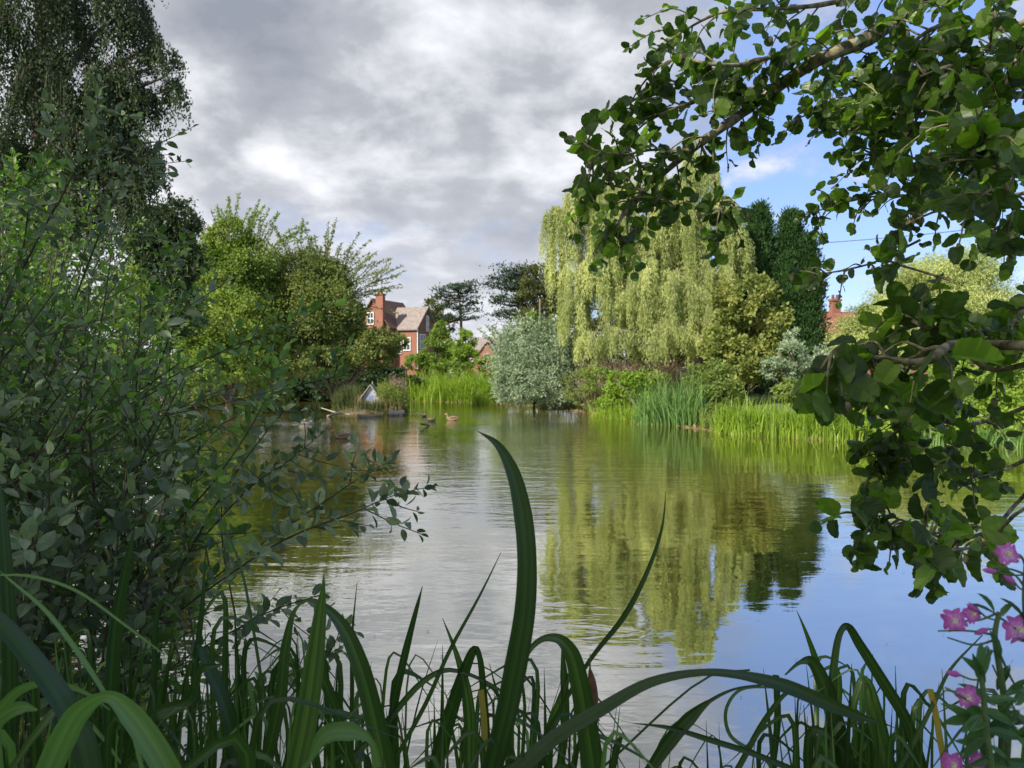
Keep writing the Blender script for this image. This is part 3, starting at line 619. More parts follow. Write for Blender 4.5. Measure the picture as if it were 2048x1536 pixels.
def chimney(t, c, s, h, mat):
    mb = MB(); box(mb, (c[0], c[1], c[2]+h/2), (s[0], s[1], h)); box(mb, (c[0], c[1], c[2]+h-.12), (s[0]+.16, s[1]+.16, .14))
    ch = hpart(t, 'chimney', mb, mat); mb = MB()
    for k_ in (-.2, .2): tube(mb, [(c[0]+k_, c[1], c[2]+h), (c[0]+k_, c[1], c[2]+h+.35)], [.13, .1], 8)
    hpart(t, 'chimney_pot', mb, M['roof_brown'], ch)
PI = math.pi
hl = P(800, 745, 86); hl[2] = 1.2
A = house('brick_house', 'large orange brick house with tall chimney behind the left bank trees', hl, math.radians(-24),
          [(-2.0, .6, 6, 4.2, 5.6, 8.55, PI/2, M['roof_brown']), (1.0, 1.2, 3.6, 4.4, 5.4, 7.75, 0, M['roof_grey'])], M['brick'], None)
# gable end on the right, chimney and windows
chimney(A, (-.85, -2.66, 0), (.95, .5), 9.2, M['brick'])
hwindow(A, (-2.3, -2.4, 6.5), .8, 1.3, 0); hwindow(A, (-2.4, -2.4, 3.2), 1.1, 1.3, 0)
hwindow(A, (1.6, -1.0, 3.6), .9, 1.4, 0); hwindow(A, (2.8, 1.3, 6.0), .45, 1.7, 1); hwindow(A, (2.8, .2, 3.9), 1.2, 1.6, 1); hwindow(A, (.4, -1.0, 3.2), .9, 1.3, 0)
mb = MB(); box(mb, (2.9, -.93, 2.7), (.09, .09, 5.2)); hpart(A, 'drainpipe', mb, M['white'])
hl = P(972, 745, 150); hl[2] = 1.2
B = house('far_house', 'small distant house with grey roof in the gap right of the lime tree', hl, math.radians(-8),
          [(0, 1.5, 7, 5, 4.6, 7.3, 0, M['roof_grey']), (.6, -1.2, 3.6, 2.6, 4.4, 6.2, PI/2, M['roof_brown'])], M['brick_red'], None)
hwindow(B, (.6, -3.0, 3.4), 1.0, 1.2, 0); hwindow(B, (-2.4, -1.0, 3.2), 1.0, 1.2, 0)
mb = MB(); box(mb, (.9, -3.6, 2.4), (3.0, 1.1, .9)); hpart(B, 'porch', mb, M['brick'])
hl = P(1665, 745, 62); hl[2] = .2
C_ = house('red_house', 'red brick house glimpsed between the cypresses and the alder leaves', hl, math.radians(12),
           [(0, 2, 6.5, 6, 4.4, 6.4, 0, plain('red_roof_tiles', (.20, .075, .05), (.26, .10, .07), .85, 2))], M['brick_red'], None)
chimney(C_, (1.6, 2, 5.5), (.8, .5), 2.2, M['brick']); hwindow(C_, (-1.5, -1, 3.2), .9, 1.2, 0); hwindow(C_, (1.2, -1, 3.2), .9, 1.2, 0)
hl = P(2010, 745, 50); hl[2] = 1.2
D_ = house('low_brick_house', 'low brick house at the right edge seen through the alder leaves', hl, math.radians(-4),
           [(0, 2, 9, 5, 2.4, 3.9, 0, M['roof_brown'])], M['brick'], None)
for k_ in (-3, -1, 1.2, 3.2): hwindow(D_, (k_, -.5, 1.45), .9, 1.0, 0)
# garden wall in front of the brick house
mb = MB(); a = P(790, 745, 62); b_ = P(862, 745, 60)
box(mb, ((a[0]+b_[0])/2, 61, 1.35), (b_[0]-a[0]+3, .25, 1.1), -.2); tag(mb.build('garden_wall', M['brick_red']), 'low red brick garden wall below the brick house', 'wall')
# pole and wires
Y_ = 46; pl = P(1080, 745, Y_); t = thing('utility_pole', 'thin wooden pole rising behind the silver willow bush', 'pole', (pl[0], Y_, .8))
mb = MB(); zt = P(1080, 598, Y_)[2]; tube(mb, [(pl[0], Y_, .6), (pl[0], Y_, zt)], [.08, .06], 8); mb.build('post', M['pole'], t, True)
mb = MB(); tube(mb, [(pl[0]-.12, Y_, zt-.15), (pl[0]+.12, Y_, zt-.15)], .04, 6); mb.build('insulator', M['duckdark'], t, True)
mb = MB(); a = P(1540, 492, 50); b_ = P(2200, 425, 44)
q = np.array([a+(b_-a)*u+[0, 0, -1.0*u*(1-u)] for u in np.linspace(-.3, 1, 16)]); tube(mb, q, .022, 4)
tag(mb.build('overhead_wire', M['duckdark']), 'thin dark overhead wire crossing the blue sky at the right', 'wire')

# ------------------------------------------------------------------ reeds and bank plants
def along(px0, px1, y0, y1, n, jy=.6, jx=0.0):
    """base points between two waterline pixels"""
    u = R.rand(n); px = px0+(px1-px0)*u; py = y0+(y1-y0)*u; Yv = 2400/(py-745); x = (px-1024)/F*Yv
    Yv = Yv+np.abs(R.normal(size=n))*jy; return np.stack([x+R.normal(size=n)*jx, Yv, np.zeros(n)], 1)
def clump(name, label, cat, bp, h, w, mat, lean=.35, group=None, extra=None, seg=5):
    bp = np.array(bp); n = len(bp); nt = max(4, n//14); tk = R.randint(0, nt, n); bp[:, :2] = bp[tk % n, :2]+(bp[:, :2]-bp[tk % n, :2])*.0+R.normal(size=(n, 2))*(.05+.09*h); bp[:, 2] = np.maximum(gz(bp[:, 0], bp[:, 1]), -.1)
    mb = MB(); tl = R.normal(size=(nt, 3))*(1, 1, 0)*.45; th = R.uniform(.62, 1.12, nt); L_ = nrm(R.normal(size=(n, 3))*(1, 1, 0)+tl[tk])*(R.uniform(.1, 1.5, n)**1.3)[:, None]*lean*h
    dr = R.rand(n)**1.5*.6; blades(mb, bp, h*R.uniform(.5, 1.1, n)*th[tk], L_, w*R.uniform(.7, 1.2, n), seg, droop=dr)
    mats = [M[mat]]
    if extra: extra(mb, bp); mats.append(M['straw'])
    o_ = mb.build(name, mats)
    c = bp.mean(0); o_.data.transform(__import__('mathutils').Matrix.Translation((-c[0], -c[1], 0))); o_.location = (c[0], c[1], 0)
    return tag(o_, label, cat, group)
def rust_base(mb, bp):
    n = len(bp)//4; k = R.randint(0, len(bp), n); b_ = bp[k]+R.normal(size=(n, 3))*(.25, .15, 0)
    blades(mb, b_, .2*R.uniform(.3, 1.2, n), R.normal(size=(n, 3))*(.1, .1, 0), .018, 3, 1)
clump('reed_bed', 'bright green arching reeds on the far bank behind the little island', 'reeds', np.vstack([along(815, 1000, 803, 806, 1500, 1.6), along(815, 1000, 800, 803, 900, 3.5)]), 1.7, .055, 'reed', .45, 'reed beds round the pond', rust_base)
clump('reed_bed', 'small spiky reed clump standing in front of the far reeds', 'reeds', along(945, 985, 808, 810, 90, .3), 1.15, .05, 'reed', .45, 'reed beds round the pond', rust_base)
clump('reed_bed', 'brilliant yellow green reeds at the waterline of the right bank', 'reeds', np.vstack([along(1450, 1715, 868, 884, 2600, .45), along(1460, 1700, 860, 874, 1300, 1.2)]), 1.08, .036, 'reed', .22, 'reed beds round the pond', rust_base)
clump('reed_bed', 'tall blue green reeds in the middle of the far bank below the willow', 'reeds', along(1300, 1392, 850, 853, 1300, .7), 1.75, .032, 'reed_blue', .25, 'reed beds round the pond', rust_base)
clump('reed_bed', 'short green reeds left of the blue green reeds at the water edge', 'reeds', along(1192, 1290, 834, 845, 520, .7), .85, .035, 'reed', .3, 'reed beds round the pond', rust_base)
clump('reed_bed', 'reeds under the alder twigs at the far right shore', 'reeds', np.vstack([along(1715, 2100, 884, 900, 1500, .9)]), .55, .034, 'reed_blue', .4, 'reed beds round the pond', rust_base)
# seeding band below the willow
mb = MB(); n = 2000; px = R.uniform(1165, 1430, n); Yv = R.uniform(30.5, 33, n); x = (px-1024)/F*Yv
bp = np.stack([x, Yv, gz(x, Yv)], 1); hh = R.uniform(.9, 1.75, n)
blades(mb, bp, hh, R.normal(size=(n, 3))*(.25, .25, 0), .022, 4)
tp_ = bp+np.stack([R.normal(size=n)*.15, R.normal(size=n)*.15, hh*.95], 1); k = np.repeat(np.arange(n), 7); N = len(k)
leaves(mb, tp_[k]+R.normal(size=(N, 3))*(.08, .08, .14), rdir(N)+[0, 0, .6], rdir(N), .07, .04)
tag(mb.build('seeding_willowherb', M['rust']), 'brownish pink band of seeding plants under the weeping willow', 'wild plants', kind='stuff')
# rough bank vegetation all round (uncountable)
mb = MB(); N = 26000; k = R.randint(0, len(sh), N); u = R.rand(N)[:, None]; bp = sh[k]*(1-u)+np.roll(sh, -1, 0)[k]*u
seg_n = np.roll(sh, -1, 0)-sh; nn = np.stack([seg_n[:, 1], -seg_n[:, 0]], 1); nn = nrm(nn)[k]; bp = bp+nn*(R.rand(N)**1.5*5-.15)[:, None]
ok = (sdist(bp[:, 0], bp[:, 1]) > -.2) & (np.hypot(bp[:, 0], bp[:, 1]) > 3.2) & ~((bp[:, 0] < -4.6) & (bp[:, 1] > 37)); bp = bp[ok]; N = len(bp)
b3 = np.stack([bp[:, 0], bp[:, 1], gz(bp[:, 0], bp[:, 1])], 1)
blades(mb, b3, R.uniform(.2, .75, N), R.normal(size=(N, 3))*(.2, .2, 0), R.uniform(.02, .05, N), 4, droop=R.rand(N)*.3)
tag(mb.build('bank_grass', M['herb']), 'rough grass along the pond edge', 'grass', kind='stuff')
mb = MB(); N = 7500; k = R.randint(0, len(sh), N); u = R.rand(N)[:, None]; bp = sh[k]*(1-u)+np.roll(sh, -1, 0)[k]*u+R.normal(size=(N, 2))*.22
ok = (bp[:, 1] > 12); bp = bp[ok]; N = len(bp); b3 = np.stack([bp[:, 0], bp[:, 1], np.full(N, .015)], 1)
leaves(mb, b3, nrm(R.normal(size=(N, 3))*(1, 1, .15)), nrm(R.normal(size=(N, 3))*.3+[0, 0, 1]), R.uniform(.08, .25, N), R.uniform(.04, .09, N))
tag(mb.build('shore_litter', M['straw']), 'pale dead reed litter floating at the waterline', 'litter', kind='stuff')

# ------------------------------------------------------------------ little island with duck house
Yi = 30.2
ic = P(733, 745, Yi); t0 = (ic[0], Yi)
mb = MB(); na, nr = 40, 9; V = []
for i_ in range(nr+1):
    for j_ in range(na):
        a = j_/na*6.283; f = i_/nr; rr = (1+.14*math.sin(3*a+1)+.08*math.sin(7*a)); V.append((ic[0]+math.cos(a)*1.5*rr*f, Yi+math.sin(a)*1.15*rr*f, .34*(1-f**2)-.12*(f > .97)+.02*math.sin(9*a+f*11)*(f < .95)-.02))
V = np.array(V); i = np.arange(nr)[:, None]*na; j = np.arange(na)[None]; j2 = (j+1) % na
mb.add(V, np.stack([i+j, i+na+j, i+na+j2, i+j2], -1).reshape(-1, 4)); tag(mb.build('island', plain('island_soil', (.07, .055, .035), (.13, .11, .06), .95, 8, .2, .5), smooth=True), 'tiny muddy island in the pond', kind='structure')
def island_pts(px0, px1, n, dy=.7):
    px = R.uniform(px0, px1, n); y = Yi+R.uniform(-dy, dy, n); x = (px-1024)/F*Yi; z = .3*(1-((x-ic[0])/1.5)**2-((y-Yi)/1.15)**2); return np.stack([x, y, np.maximum(z, .0)], 1)
def iplant(name, label, cat, b_, h, w, mat, lean=.3, heads_=None):
    mb = MB(); n = len(b_); hh = h*R.uniform(.5, 1.1, n); ln = R.normal(size=(n, 3))*(1, 1, 0)*lean*h*.5; blades(mb, b_, hh, ln, w, 4)
    mats = [M[mat]]
    if heads_:
        k = np.repeat(np.arange(n), 18); N = len(k); tp_ = b_+ln*.9+np.stack([0*hh, 0*hh, hh*.9], 1); leaves(mb, tp_[k]+R.normal(size=(N, 3))*(.05, .05, .12), rdir(N)+[0, 0, .5], rdir(N), .06, .03, mi=1); mats.append(M[heads_])
    tag(mb.build(name, mats), label, cat)
iplant('island_grass', 'tuft of green grass on the left half of the little island', 'grass tuft', island_pts(672, 718, 1000), .95, .022, 'sedge')
iplant('island_grass', 'tawny dry grass tuft in the middle of the little island', 'grass tuft', np.vstack([island_pts(716, 730, 260), island_pts(758, 790, 700)]), .55, .022, 'straw')
iplant('island_grass', 'yellowing grass tuft on the right half of the little island', 'grass tuft', island_pts(764, 808, 1000), .85, .022, 'straw', .3, 'herb')
iplant('island_dock', 'upright rusty pink seed heads at the right end of the island', 'plant', island_pts(784, 808, 120, .25), 1.2, .02, 'straw', .15, 'rust')
iplant('island_grass', 'low green sedge spilling over the front of the island', 'grass tuft', island_pts(672, 812, 1300, 1.1), .28, .02, 'sedge', .7)
iplant('island_grass', 'low grass in front of the duck house gable', 'grass tuft', np.vstack([island_pts(722, 772, 300, .1)-[0, .75, .1]]), .42, .02, 'sedge', .4)
# duck house
dp = P(745, 790, Yi); DW = plain('weathered_white_boards', (.34, .36, .40), (.26, .27, .30), .7, 5); dh = thing('duck_house', 'little wooden duck house with white gable on the island', 'duck house', (dp[0], Yi-.1, .2))
mb = MB(); x0, y0 = dp[0], Yi-.1
zb, ze, zr = .22, .55, P(745, 772, Yi)[2]; hw = .34
v = [(x0-hw, y0-.3, zb), (x0+hw, y0-.3, zb), (x0+hw, y0+.3, zb), (x0-hw, y0+.3, zb), (x0-hw, y0-.3, ze), (x0+hw, y0-.3, ze), (x0+hw, y0+.3, ze), (x0-hw, y0+.3, ze), (x0, y0-.3, zr), (x0, y0+.3, zr)]
mb.add(v, [np.array([[2, 3, 7, 6], [1, 2, 6, 5], [3, 0, 4, 7]]), np.array([[0, 1, 5, 8, 4], [3, 2, 6, 9, 7]])]); mb.build('wall', DW, dh)
mb = MB()
for s in (-1, 1):
    a = [(x0+s*(hw+.12), y0-.42, ze-.1), (x0, y0-.42, zr+.03), (x0, y0+.4, zr+.03), (x0+s*(hw+.12), y0+.4, ze-.1)]; b_ = [(p_[0], p_[1], p_[2]+.05) for p_ in a]
    mb.add(a+b_, np.array([[0, 1, 2, 3], [7, 6, 5, 4], [0, 4, 5, 1], [1, 5, 6, 2], [2, 6, 7, 3], [3, 7, 4, 0]]))
mb.build('roof', M['wood'], dh)
mb = MB(); an = np.linspace(0, 6.283, 17)[:-1]; mb.add(np.stack([x0+.1*np.cos(an), 0*an+y0-.306, (ze+.05)+.1*np.sin(an)], 1), np.arange(16)[None, ::-1]); mb.build('entrance_hole', plain('blue_grey_opening', (.16, .20, .34)), dh)
mb = MB(); tube(mb, [(x0+.02, y0, zr), (x0+.02, y0, zr+.2)], [.03, .02], 6); mb.build('finial', M['wood'], dh)
# red flower on a stalk beside it
pf = P(762, 778, Yi-.3); mb = MB(); tube(mb, [(pf[0], pf[1], .2), (pf[0]+.02, pf[1], pf[2])], [.012, .008], 5); N = 60
leaves(mb, pf+R.normal(size=(N, 3))*.045, rdir(N), rdir(N), .07, .05, mi=1); tag(mb.build('red_flower', [M['stemgreen'], plain('red_petals', (.45, .06, .04))]), 'small red flower beside the duck house roof', 'flower')
# logs and sticks
def log(name, label, a, b_, r, mat, group=None, cat='log'):
    mb = MB(); a, b_ = np.array(a, float), np.array(b_, float); q = smooth([a, (a+b_)/2+R.normal(size=3)*.04, b_], 5); tube(mb, q, np.linspace(r, r*.75, len(q))*R.uniform(.88, 1.12, len(q)), 9); tag(mb.build(name, mat, None, True), label, cat, group)
def on_w(px, py, z=.03):
    Y = 1.6*F/(py-745)*(CH-z)/1.6; return np.array([(px-1024)/F*Y, Y, z])
log('log', 'pale weathered log at the right end of the island', on_w(778, 826, .1), on_w(808, 824, .13), .11, M['wood'], 'driftwood round the island')
log('log', 'dark sodden log along the front edge of the island', on_w(716, 832, .05), on_w(762, 830, .06), .07, M['pole'], 'driftwood round the island')
log('branch', 'mossy fallen branch poking out of the water at the left of the island', on_w(655, 832, .02), on_w(700, 829, .2), .04, M['pole'], 'driftwood round the island', 'branch')
log('branch', 'thin bare stick rising left from the island', on_w(692, 828, .15), P(640, 815, 28.8), .025, M['wood'], 'driftwood round the island', 'branch')
log('branch', 'short dark stick slanting out of the water beyond the tallest blade', on_w(842, 848, .12), on_w(860, 851, -.02), .03, M['duckdark'], None, 'stick')
# ducks
def duck(px, py, yaw, label, body, head, s=1.0, dip=False):
    p_ = on_w(px, py, 0); prof = [(-.20, .095, .006, .02), (-.17, .085, .03, .02), (-.12, .065, .062, .045), (-.03, .05, .085, .062), (.07, .05, .08, .062), (.13, .065, .058, .055), (.155, .10, .034, .036), (.158, .145, .026, .027),
            (.165, .185, .029, .03), (.185, .205, .031, .031), (.21, .20, .024, .024), (.228, .192, .013, .011), (.25, .187, .013, .006), (.268, .184, .009, .004)]
    pr = np.array(prof)*s; c = np.stack([pr[:, 0], 0*pr[:, 0], pr[:, 1]-.01], 1); tn = nrm(np.gradient(c, axis=0)); b_ = np.cross(tn, [0, 1, 0]); k = 12; an = np.linspace(0, 6.283, k, endpoint=False)
    v = c[:, None]+pr[:, 2][:, None, None]*np.cos(an)[None, :, None]*np.array([0, 1, 0])+pr[:, 3][:, None, None]*np.sin(an)[None, :, None]*b_[:, None]
    mb = MB(); n = len(c)
    mb.add(v, np.zeros((0, 4), int))
    for i_ in range(n-1):
        mi = 0 if i_ < 6 else (1 if i_ < 10 else 2); j = np.arange(k); mb.lt.append(np.full(k, 4, np.int32)); mb.lv.append(np.stack([i_*k+j, i_*k+(j+1) % k, (i_+1)*k+(j+1) % k, (i_+1)*k+j], 1).ravel().astype(np.int32)); mb.mi.append(np.full(k, mi, np.int32)); mb.rn.append(np.full(k, .5, np.float32))
    t = thing('duck', label, 'duck', tuple(p_), 'ducks on the pond')
    o_ = mb.build('body', [body, head, M['bill']], None, True); o_.parent = t
    for sgn in (-1, 1):
        w = MB(); q = np.array([(.09, sgn*.066, .075), (.03, sgn*.083, .10), (-.07, sgn*.072, .105), (-.16, sgn*.03, .105)])*s; tube(w, smooth(q, 3), np.array([.012, .03, .026, .006])*s, 7); o2 = w.build('wing', M['duckbrown'] if body != M['duckgrey'] else M['duckgrey'], None, True); o2.parent = t
    t.rotation_euler.z = yaw
duck(684, 877, math.radians(200), 'brown duck nearest the camera with orange bill, swimming left of centre', M['duckbrown'], M['duckbrown'], 1.05)
duck(905, 841, math.radians(170), 'pale brown duck floating right of the dark stick', M['duckbrown'], M['duckbrown'], 1.1)
duck(862, 843, math.radians(20), 'small dark duck between the stick and the pale brown duck', M['duckdark'], M['duckgreen'], .8)
duck(848, 834, math.radians(60), 'tiny dark duck furthest away, right of the island', M['duckdark'], M['duckdark'], .75)
duck(612, 848, math.radians(10), 'grey drake with dark head left of the island', M['duckgrey'], M['duckgreen'], 1.15)
# floating specks
mb = MB(); N = 520; x = R.uniform(-3, 8, N); y = R.uniform(3.2, 16, N); ok = sdist(x, y) < -.3; x, y = x[ok], y[ok]; N = len(x)
leaves(mb, np.stack([x, y, np.full(N, .006)], 1), nrm(R.normal(size=(N, 3))*(1, 1, .02)), np.tile([0, 0, 1.], (N, 1)), R.uniform(.008, .03, N), R.uniform(.006, .014, N), 'far')
tag(mb.build('floating_specks', M['straw']), 'scattered bits of leaf and seed floating on the water', 'debris', kind='stuff')

# ------------------------------------------------------------------ foreground: sallow bush on the left
class Spray:
    """collects twigs and leaves for one near plant"""
    def __init__(s): s.w = MB(); s.p = []; s.d = []; s.n = []; s.L = []; s.W = []
    def leaf(s, p_, d, n, L_, W_): s.p.append(p_); s.d.append(d); s.n.append(n); s.L.append(L_); s.W.append(W_)
    def shoot(s, q, r0, r1, sp, L_, asp, u0=.25, up=.35, jit=.3, hang=0.0, tipgrow=.7):
        q = smooth(q, 4); tube(s.w, q, np.linspace(r0, r1, len(q)), 4, cap=False)
        seg = np.linalg.norm(np.diff(q, axis=0), axis=1); cum = np.concatenate([[0], np.cumsum(seg)]); tot = cum[-1]
        a = R.uniform(0, 6.28); dd = tot*u0
        while dd < tot:
            u = dd/tot; i_ = min(np.searchsorted(cum, dd)-1, len(seg)-1); i_ = max(i_, 0); f = (dd-cum[i_])/seg[i_]; p_ = q[i_]*(1-f)+q[i_+1]*f
            tg = (q[i_+1]-q[i_])/seg[i_]; a += 2.4+R.normal()*.3
            e1 = np.cross(tg, [.1, .3, 1]); e1 /= np.linalg.norm(e1); e2 = np.cross(tg, e1)
            sd = e1*math.cos(a)+e2*math.sin(a)
            d = sd*.85+tg*.6+R.normal(size=3)*jit*.5+np.array([0, 0, .1-hang]); d /= np.linalg.norm(d)
            n = np.array([0, 0, 1.])*up+R.normal(size=3)*jit+tg*.5-sd*.25
            l_ = L_*R.uniform(.65, 1.15)*(1-(1-tipgrow)*max(0, (u-.6)/.4)); s.leaf(p_+d*.2*l_, d, n, l_, l_*asp*R.uniform(.85, 1.15))
            dd += sp*R.uniform(.6, 1.4)*(1-.4*u)
        l_ = L_*tipgrow*.8; s.leaf(q[-1], q[-1]-q[-2], R.normal(size=3)+[0, 0, .5], l_, l_*asp)
    def foliage(s, templ, mat, par, name='foliage'):
        if not s.p: return
        mb = MB(); A = [np.array(q_) for q_ in (s.p, s.d, s.n, s.L, s.W)]; ts = ['aldera', 'alderb', 'alder'] if templ == 'alder' else [templ]
        for k_, t_ in enumerate(ts): leaves(mb, *[q_[k_::len(ts)] for q_ in A], t_)
        return mb.build(name, mat, par)

def side_twigs(S, q, n, L0, L1, sp, ls, asp, r, ang=.9, bias=(0, 0, .0), hang=0, depth=.6, u0=.15, **kw):
    q = smooth(q, 4); m = len(q)
    for i_ in range(n):
        u = u0+(1-u0)*(i_+R.rand())/n; k = min(int(u*(m-1)), m-2); a = q[k]; tg = nrm(q[k+1]-q[k]); sd = R.normal(size=3)*(1, depth, 1); sd -= tg*(sd@tg); sd = nrm(sd)
        d = nrm(tg*(1-.2*ang)+sd*ang+np.array(bias)); L_ = R.uniform(L0, L1)
        S.shoot([a, a+d*L_*.5+R.normal(size=3)*.03*L_, a+nrm(d+np.array(bias)*.6+[0, 0, -hang])*L_], r, .0012, sp, ls, asp, u0=.12, hang=hang, **kw)

def bush(name, label, hero, rootpx, nrand, fan, mat, ls, asp, par_group=None):
    pass
rootL = np.array([-1.9, 2.6, .1])
bl = thing('sallow_bush', 'large grey green sallow bush filling the left foreground', 'bush', tuple(rootL))
S1 = Spray(); S2 = Spray()
hero = [([(-60, 900), (0, 640), (75, 480), (130, 380), (175, 290), (195, 195)], 2.6, 1), ([(60, 900), (150, 600), (215, 430), (260, 340), (292, 285)], 2.8, 1),
        ([(160, 1400), (250, 1180), (340, 1060), (430, 960), (510, 840), (565, 710), (603, 600)], 2.4, 0), ([(280, 1300), (380, 1100), (450, 980), (520, 880), (575, 815)], 2.5, 1),
        ([(200, 1420), (330, 1250), (480, 1135), (600, 1065), (700, 1028), (790, 990), (865, 972)], 2.2, 1), ([(230, 1350), (400, 1180), (520, 1090), (640, 1010), (720, 955), (788, 918)], 2.5, 1),
        ([(300, 1200), (420, 1060), (500, 975), (580, 920), (640, 870)], 2.6, 1), ([(200, 1000), (290, 800), (350, 650), (400, 570)], 3.0, 0), ([(100, 1000), (240, 780), (330, 560), (380, 470)], 3.0, 0),
        ([(200, 1450), (350, 1330), (470, 1260), (560, 1215), (640, 1190)], 2.2, 1), ([(250, 1500), (420, 1420), (560, 1360), (690, 1290)], 2.1, 1), ([(150, 900), (300, 780), (450, 700), (560, 660)], 2.9, 0),
        ([(100, 1050), (300, 920), (480, 830), (600, 770), (690, 750)], 3.0, 0), ([(-50, 700), (40, 520), (60, 400), (90, 320)], 2.7, 0)]
for q, Y, sel in hero:
    pp = pts([(a, b, Y+.25*math.sin(i_*1.3)) for i_, (a, b) in enumerate(q)]); pp = np.vstack([[rootL+R.normal(size=3)*(.3, .2, 0)], pp]) if q[0][1] > 1250 else pp
    S = S2 if sel else S1
    S.shoot(pp, .005, .0014, .028, .054, .52, u0=.3)
    side_twigs(S, pp, 11 if q[0][1] < 1250 else 6, .07, .22, .030, .050, .52, .0018, u0=.45)
for i_ in range(300):
    u = R.rand(); b = np.array([R.uniform(-3.4, -1.0), R.uniform(2.2, 4.6), R.uniform(.1, .9)])
    ang = R.uniform(-.25, .85); L_ = R.uniform(.9, 2.3)*(1-.25*max(ang, 0)); d = np.array([math.sin(ang), R.uniform(-.35, .25), math.cos(ang)])
    if b[0] > -1.5: L_ *= .62
    q = [b, b+d*L_*.5, b+d*L_+np.array([.12, 0, -.06])*L_]
    e_ = q[-1]; pxe = 1024+e_[0]/max(e_[1], .5)*F; pye = 745-(e_[2]-CH)/max(e_[1], .5)*F
    lim = 225+max(0, min(1, (pye-350)/450))*235-max(0, (pye-950))*.3
    if pxe > lim or e_[1] < 1.9 or pye < 430-max(0, 260-pxe)*.3: continue
    S = S1 if R.rand() < .55 else S2
    l_ = R.uniform(.042, .066); S.shoot(q, .006, .002, .04, l_*1.1, .5, u0=.3); side_twigs(S, q, 8, .12, .36, .036, l_, .52, .002, u0=.3)
for i_ in range(34):
    u = R.rand(); b = np.array([R.uniform(-1.9, -.95), R.uniform(1.7, 2.2), R.uniform(.3, .9)]); ang = R.uniform(-.5, .5); L_ = R.uniform(.4, 1.0); d = np.array([math.sin(ang), R.uniform(-.3, .2), math.cos(ang)])
    q = [b, b+d*L_*.5, b+d*L_]; e_ = q[-1]; pxe = 1024+e_[0]/max(e_[1], .5)*F; pye = 745-(e_[2]-CH)/max(e_[1], .5)*F
    if pxe > 400 or pye < 900 or e_[1] < 1.5: continue
    S2.shoot(q, .005, .0015, .035, .066, .56, u0=.2); side_twigs(S2, q, 5, .08, .22, .035, .060, .56, .0018, u0=.3)
for S in (S1, S2):
    S.w.build('stems', M['twig'], bl, True)
S1.foliage('oval', M['sallow'], bl); S2.foliage('oval', M['sallow_grey'], bl)
# second, fresher green bush just behind
b2 = thing('sallow_bush', 'fresh green bush behind the grey green sallow, below the birch', 'bush', (-4.2, 6.5, .2)); S = Spray()
for i_ in range(110):
    b = np.array([R.uniform(-6.5, -2.9), R.uniform(5.2, 7.5), R.uniform(.2, 1.6)]); ang = R.uniform(-.3, .5); L_ = R.uniform(1.2, 2.6); d = np.array([math.sin(ang), R.uniform(-.3, .3), math.cos(ang)])
    q = [b, b+d*L_*.5, b+d*L_]; e_ = q[-1]; pxe = 1024+e_[0]/e_[1]*F; pye = 745-(e_[2]-CH)/e_[1]*F
    if pxe > 420 or pye < 300+max(0, pxe-150)*.9: continue
    S.shoot(q, .012, .003, .055, .085, .5, u0=.2); side_twigs(S, q, 7, .25, .6, .05, .08, .5, .004, u0=.2)
S.w.build('stems', M['twig'], b2, True); S.foliage('oval', M['fresh'], b2)

# ------------------------------------------------------------------ foreground: alder on the right
trunk_xy = np.array([4.3, 2.6])
al = thing('alder_tree', 'alder whose lichened boughs and round dark leaves hang over the right side', 'tree', (4.3, 2.6, .2))
mb = MB(); tube(mb, smooth([(4.3, 2.6, 0), (4.25, 2.55, 1.5), (4.4, 2.5, 3.2), (4.2, 2.4, 5.5), (4.0, 2.2, 8)], 5), [.2, .17, .15, .11, .04], 10); 
mb.build('trunk', M['lichen'], al, True)
def bough(q, Y, r0, r1, ls, ntw, tl=(.10, .24), sp=.030, mat='alder', z=0, twr=.0035, hang=.25, templ='alder', u0=.05, start=True, bias=(0, 0, -.1), jd=.12):
    pp = pts([(c_[0], c_[1], (c_[2] if len(c_) > 2 else Y)+jd*math.sin(i_*1.7)) for i_, c_ in enumerate(q)])
    if start and q[0][0] > 2000: pp = np.vstack([[4.25, 2.5, pp[0][2]+.25], pp])
    S = Spray(); qq = smooth(pp, 4); rr = np.interp(np.linspace(0, 1, len(qq)), [0, .25, .6, 1], [r0, r0*.9, r0*.5+r1*.5, r1]); tube(S.w, qq, rr*R.uniform(.9, 1.1, len(rr)), 8)
    lo = .42 if (start and q[0][0] > 2000) else u0
    ls *= .90
    side_twigs(S, pp, ntw, tl[0], tl[1], sp, ls, .92, twr, u0=lo, hang=hang, bias=bias, ang=.95, up=.5, jit=.85)
    S.shoot(pp[-2:], r1, .0015, sp, ls, .92, u0=.1, hang=hang, up=.5, jit=.85)
    if len(S.p) > 20:
        for k_ in R.randint(0, len(S.p), max(4, len(S.p)//22)):
            a = S.p[k_]+R.normal(size=3)*.006; tube(S.w, [a, a+[.002, 0, -.006], a+[.002, 0, -.014], a+[.002, 0, -.02]], [.002, .0055, .0065, .002], 6)
    o_ = S.w.build('bough', M['lichen'], al, True); S.foliage(templ, M[mat], o_, 'leaves')
B2 = 2.4
bough([(1900, -50), (1840, 5), (1740, 75), (1640, 118), (1560, 170), (1500, 215), (1440, 258), (1395, 290), (1340, 335), (1290, 380), (1240, 440), (1195, 495)], B2, .024, .003, .058, 38, (.08, .22), u0=.2)
bough([(1640, 118), (1560, 112), (1480, 130), (1420, 128), (1350, 118), (1300, 140)], 2.3, .008, .002, .058, 13)
bough([(1900, -60), (1760, -20), (1640, 10), (1540, 18), (1440, 25), (1370, 60), (1330, 90)], 2.5, .010, .002, .060, 20)
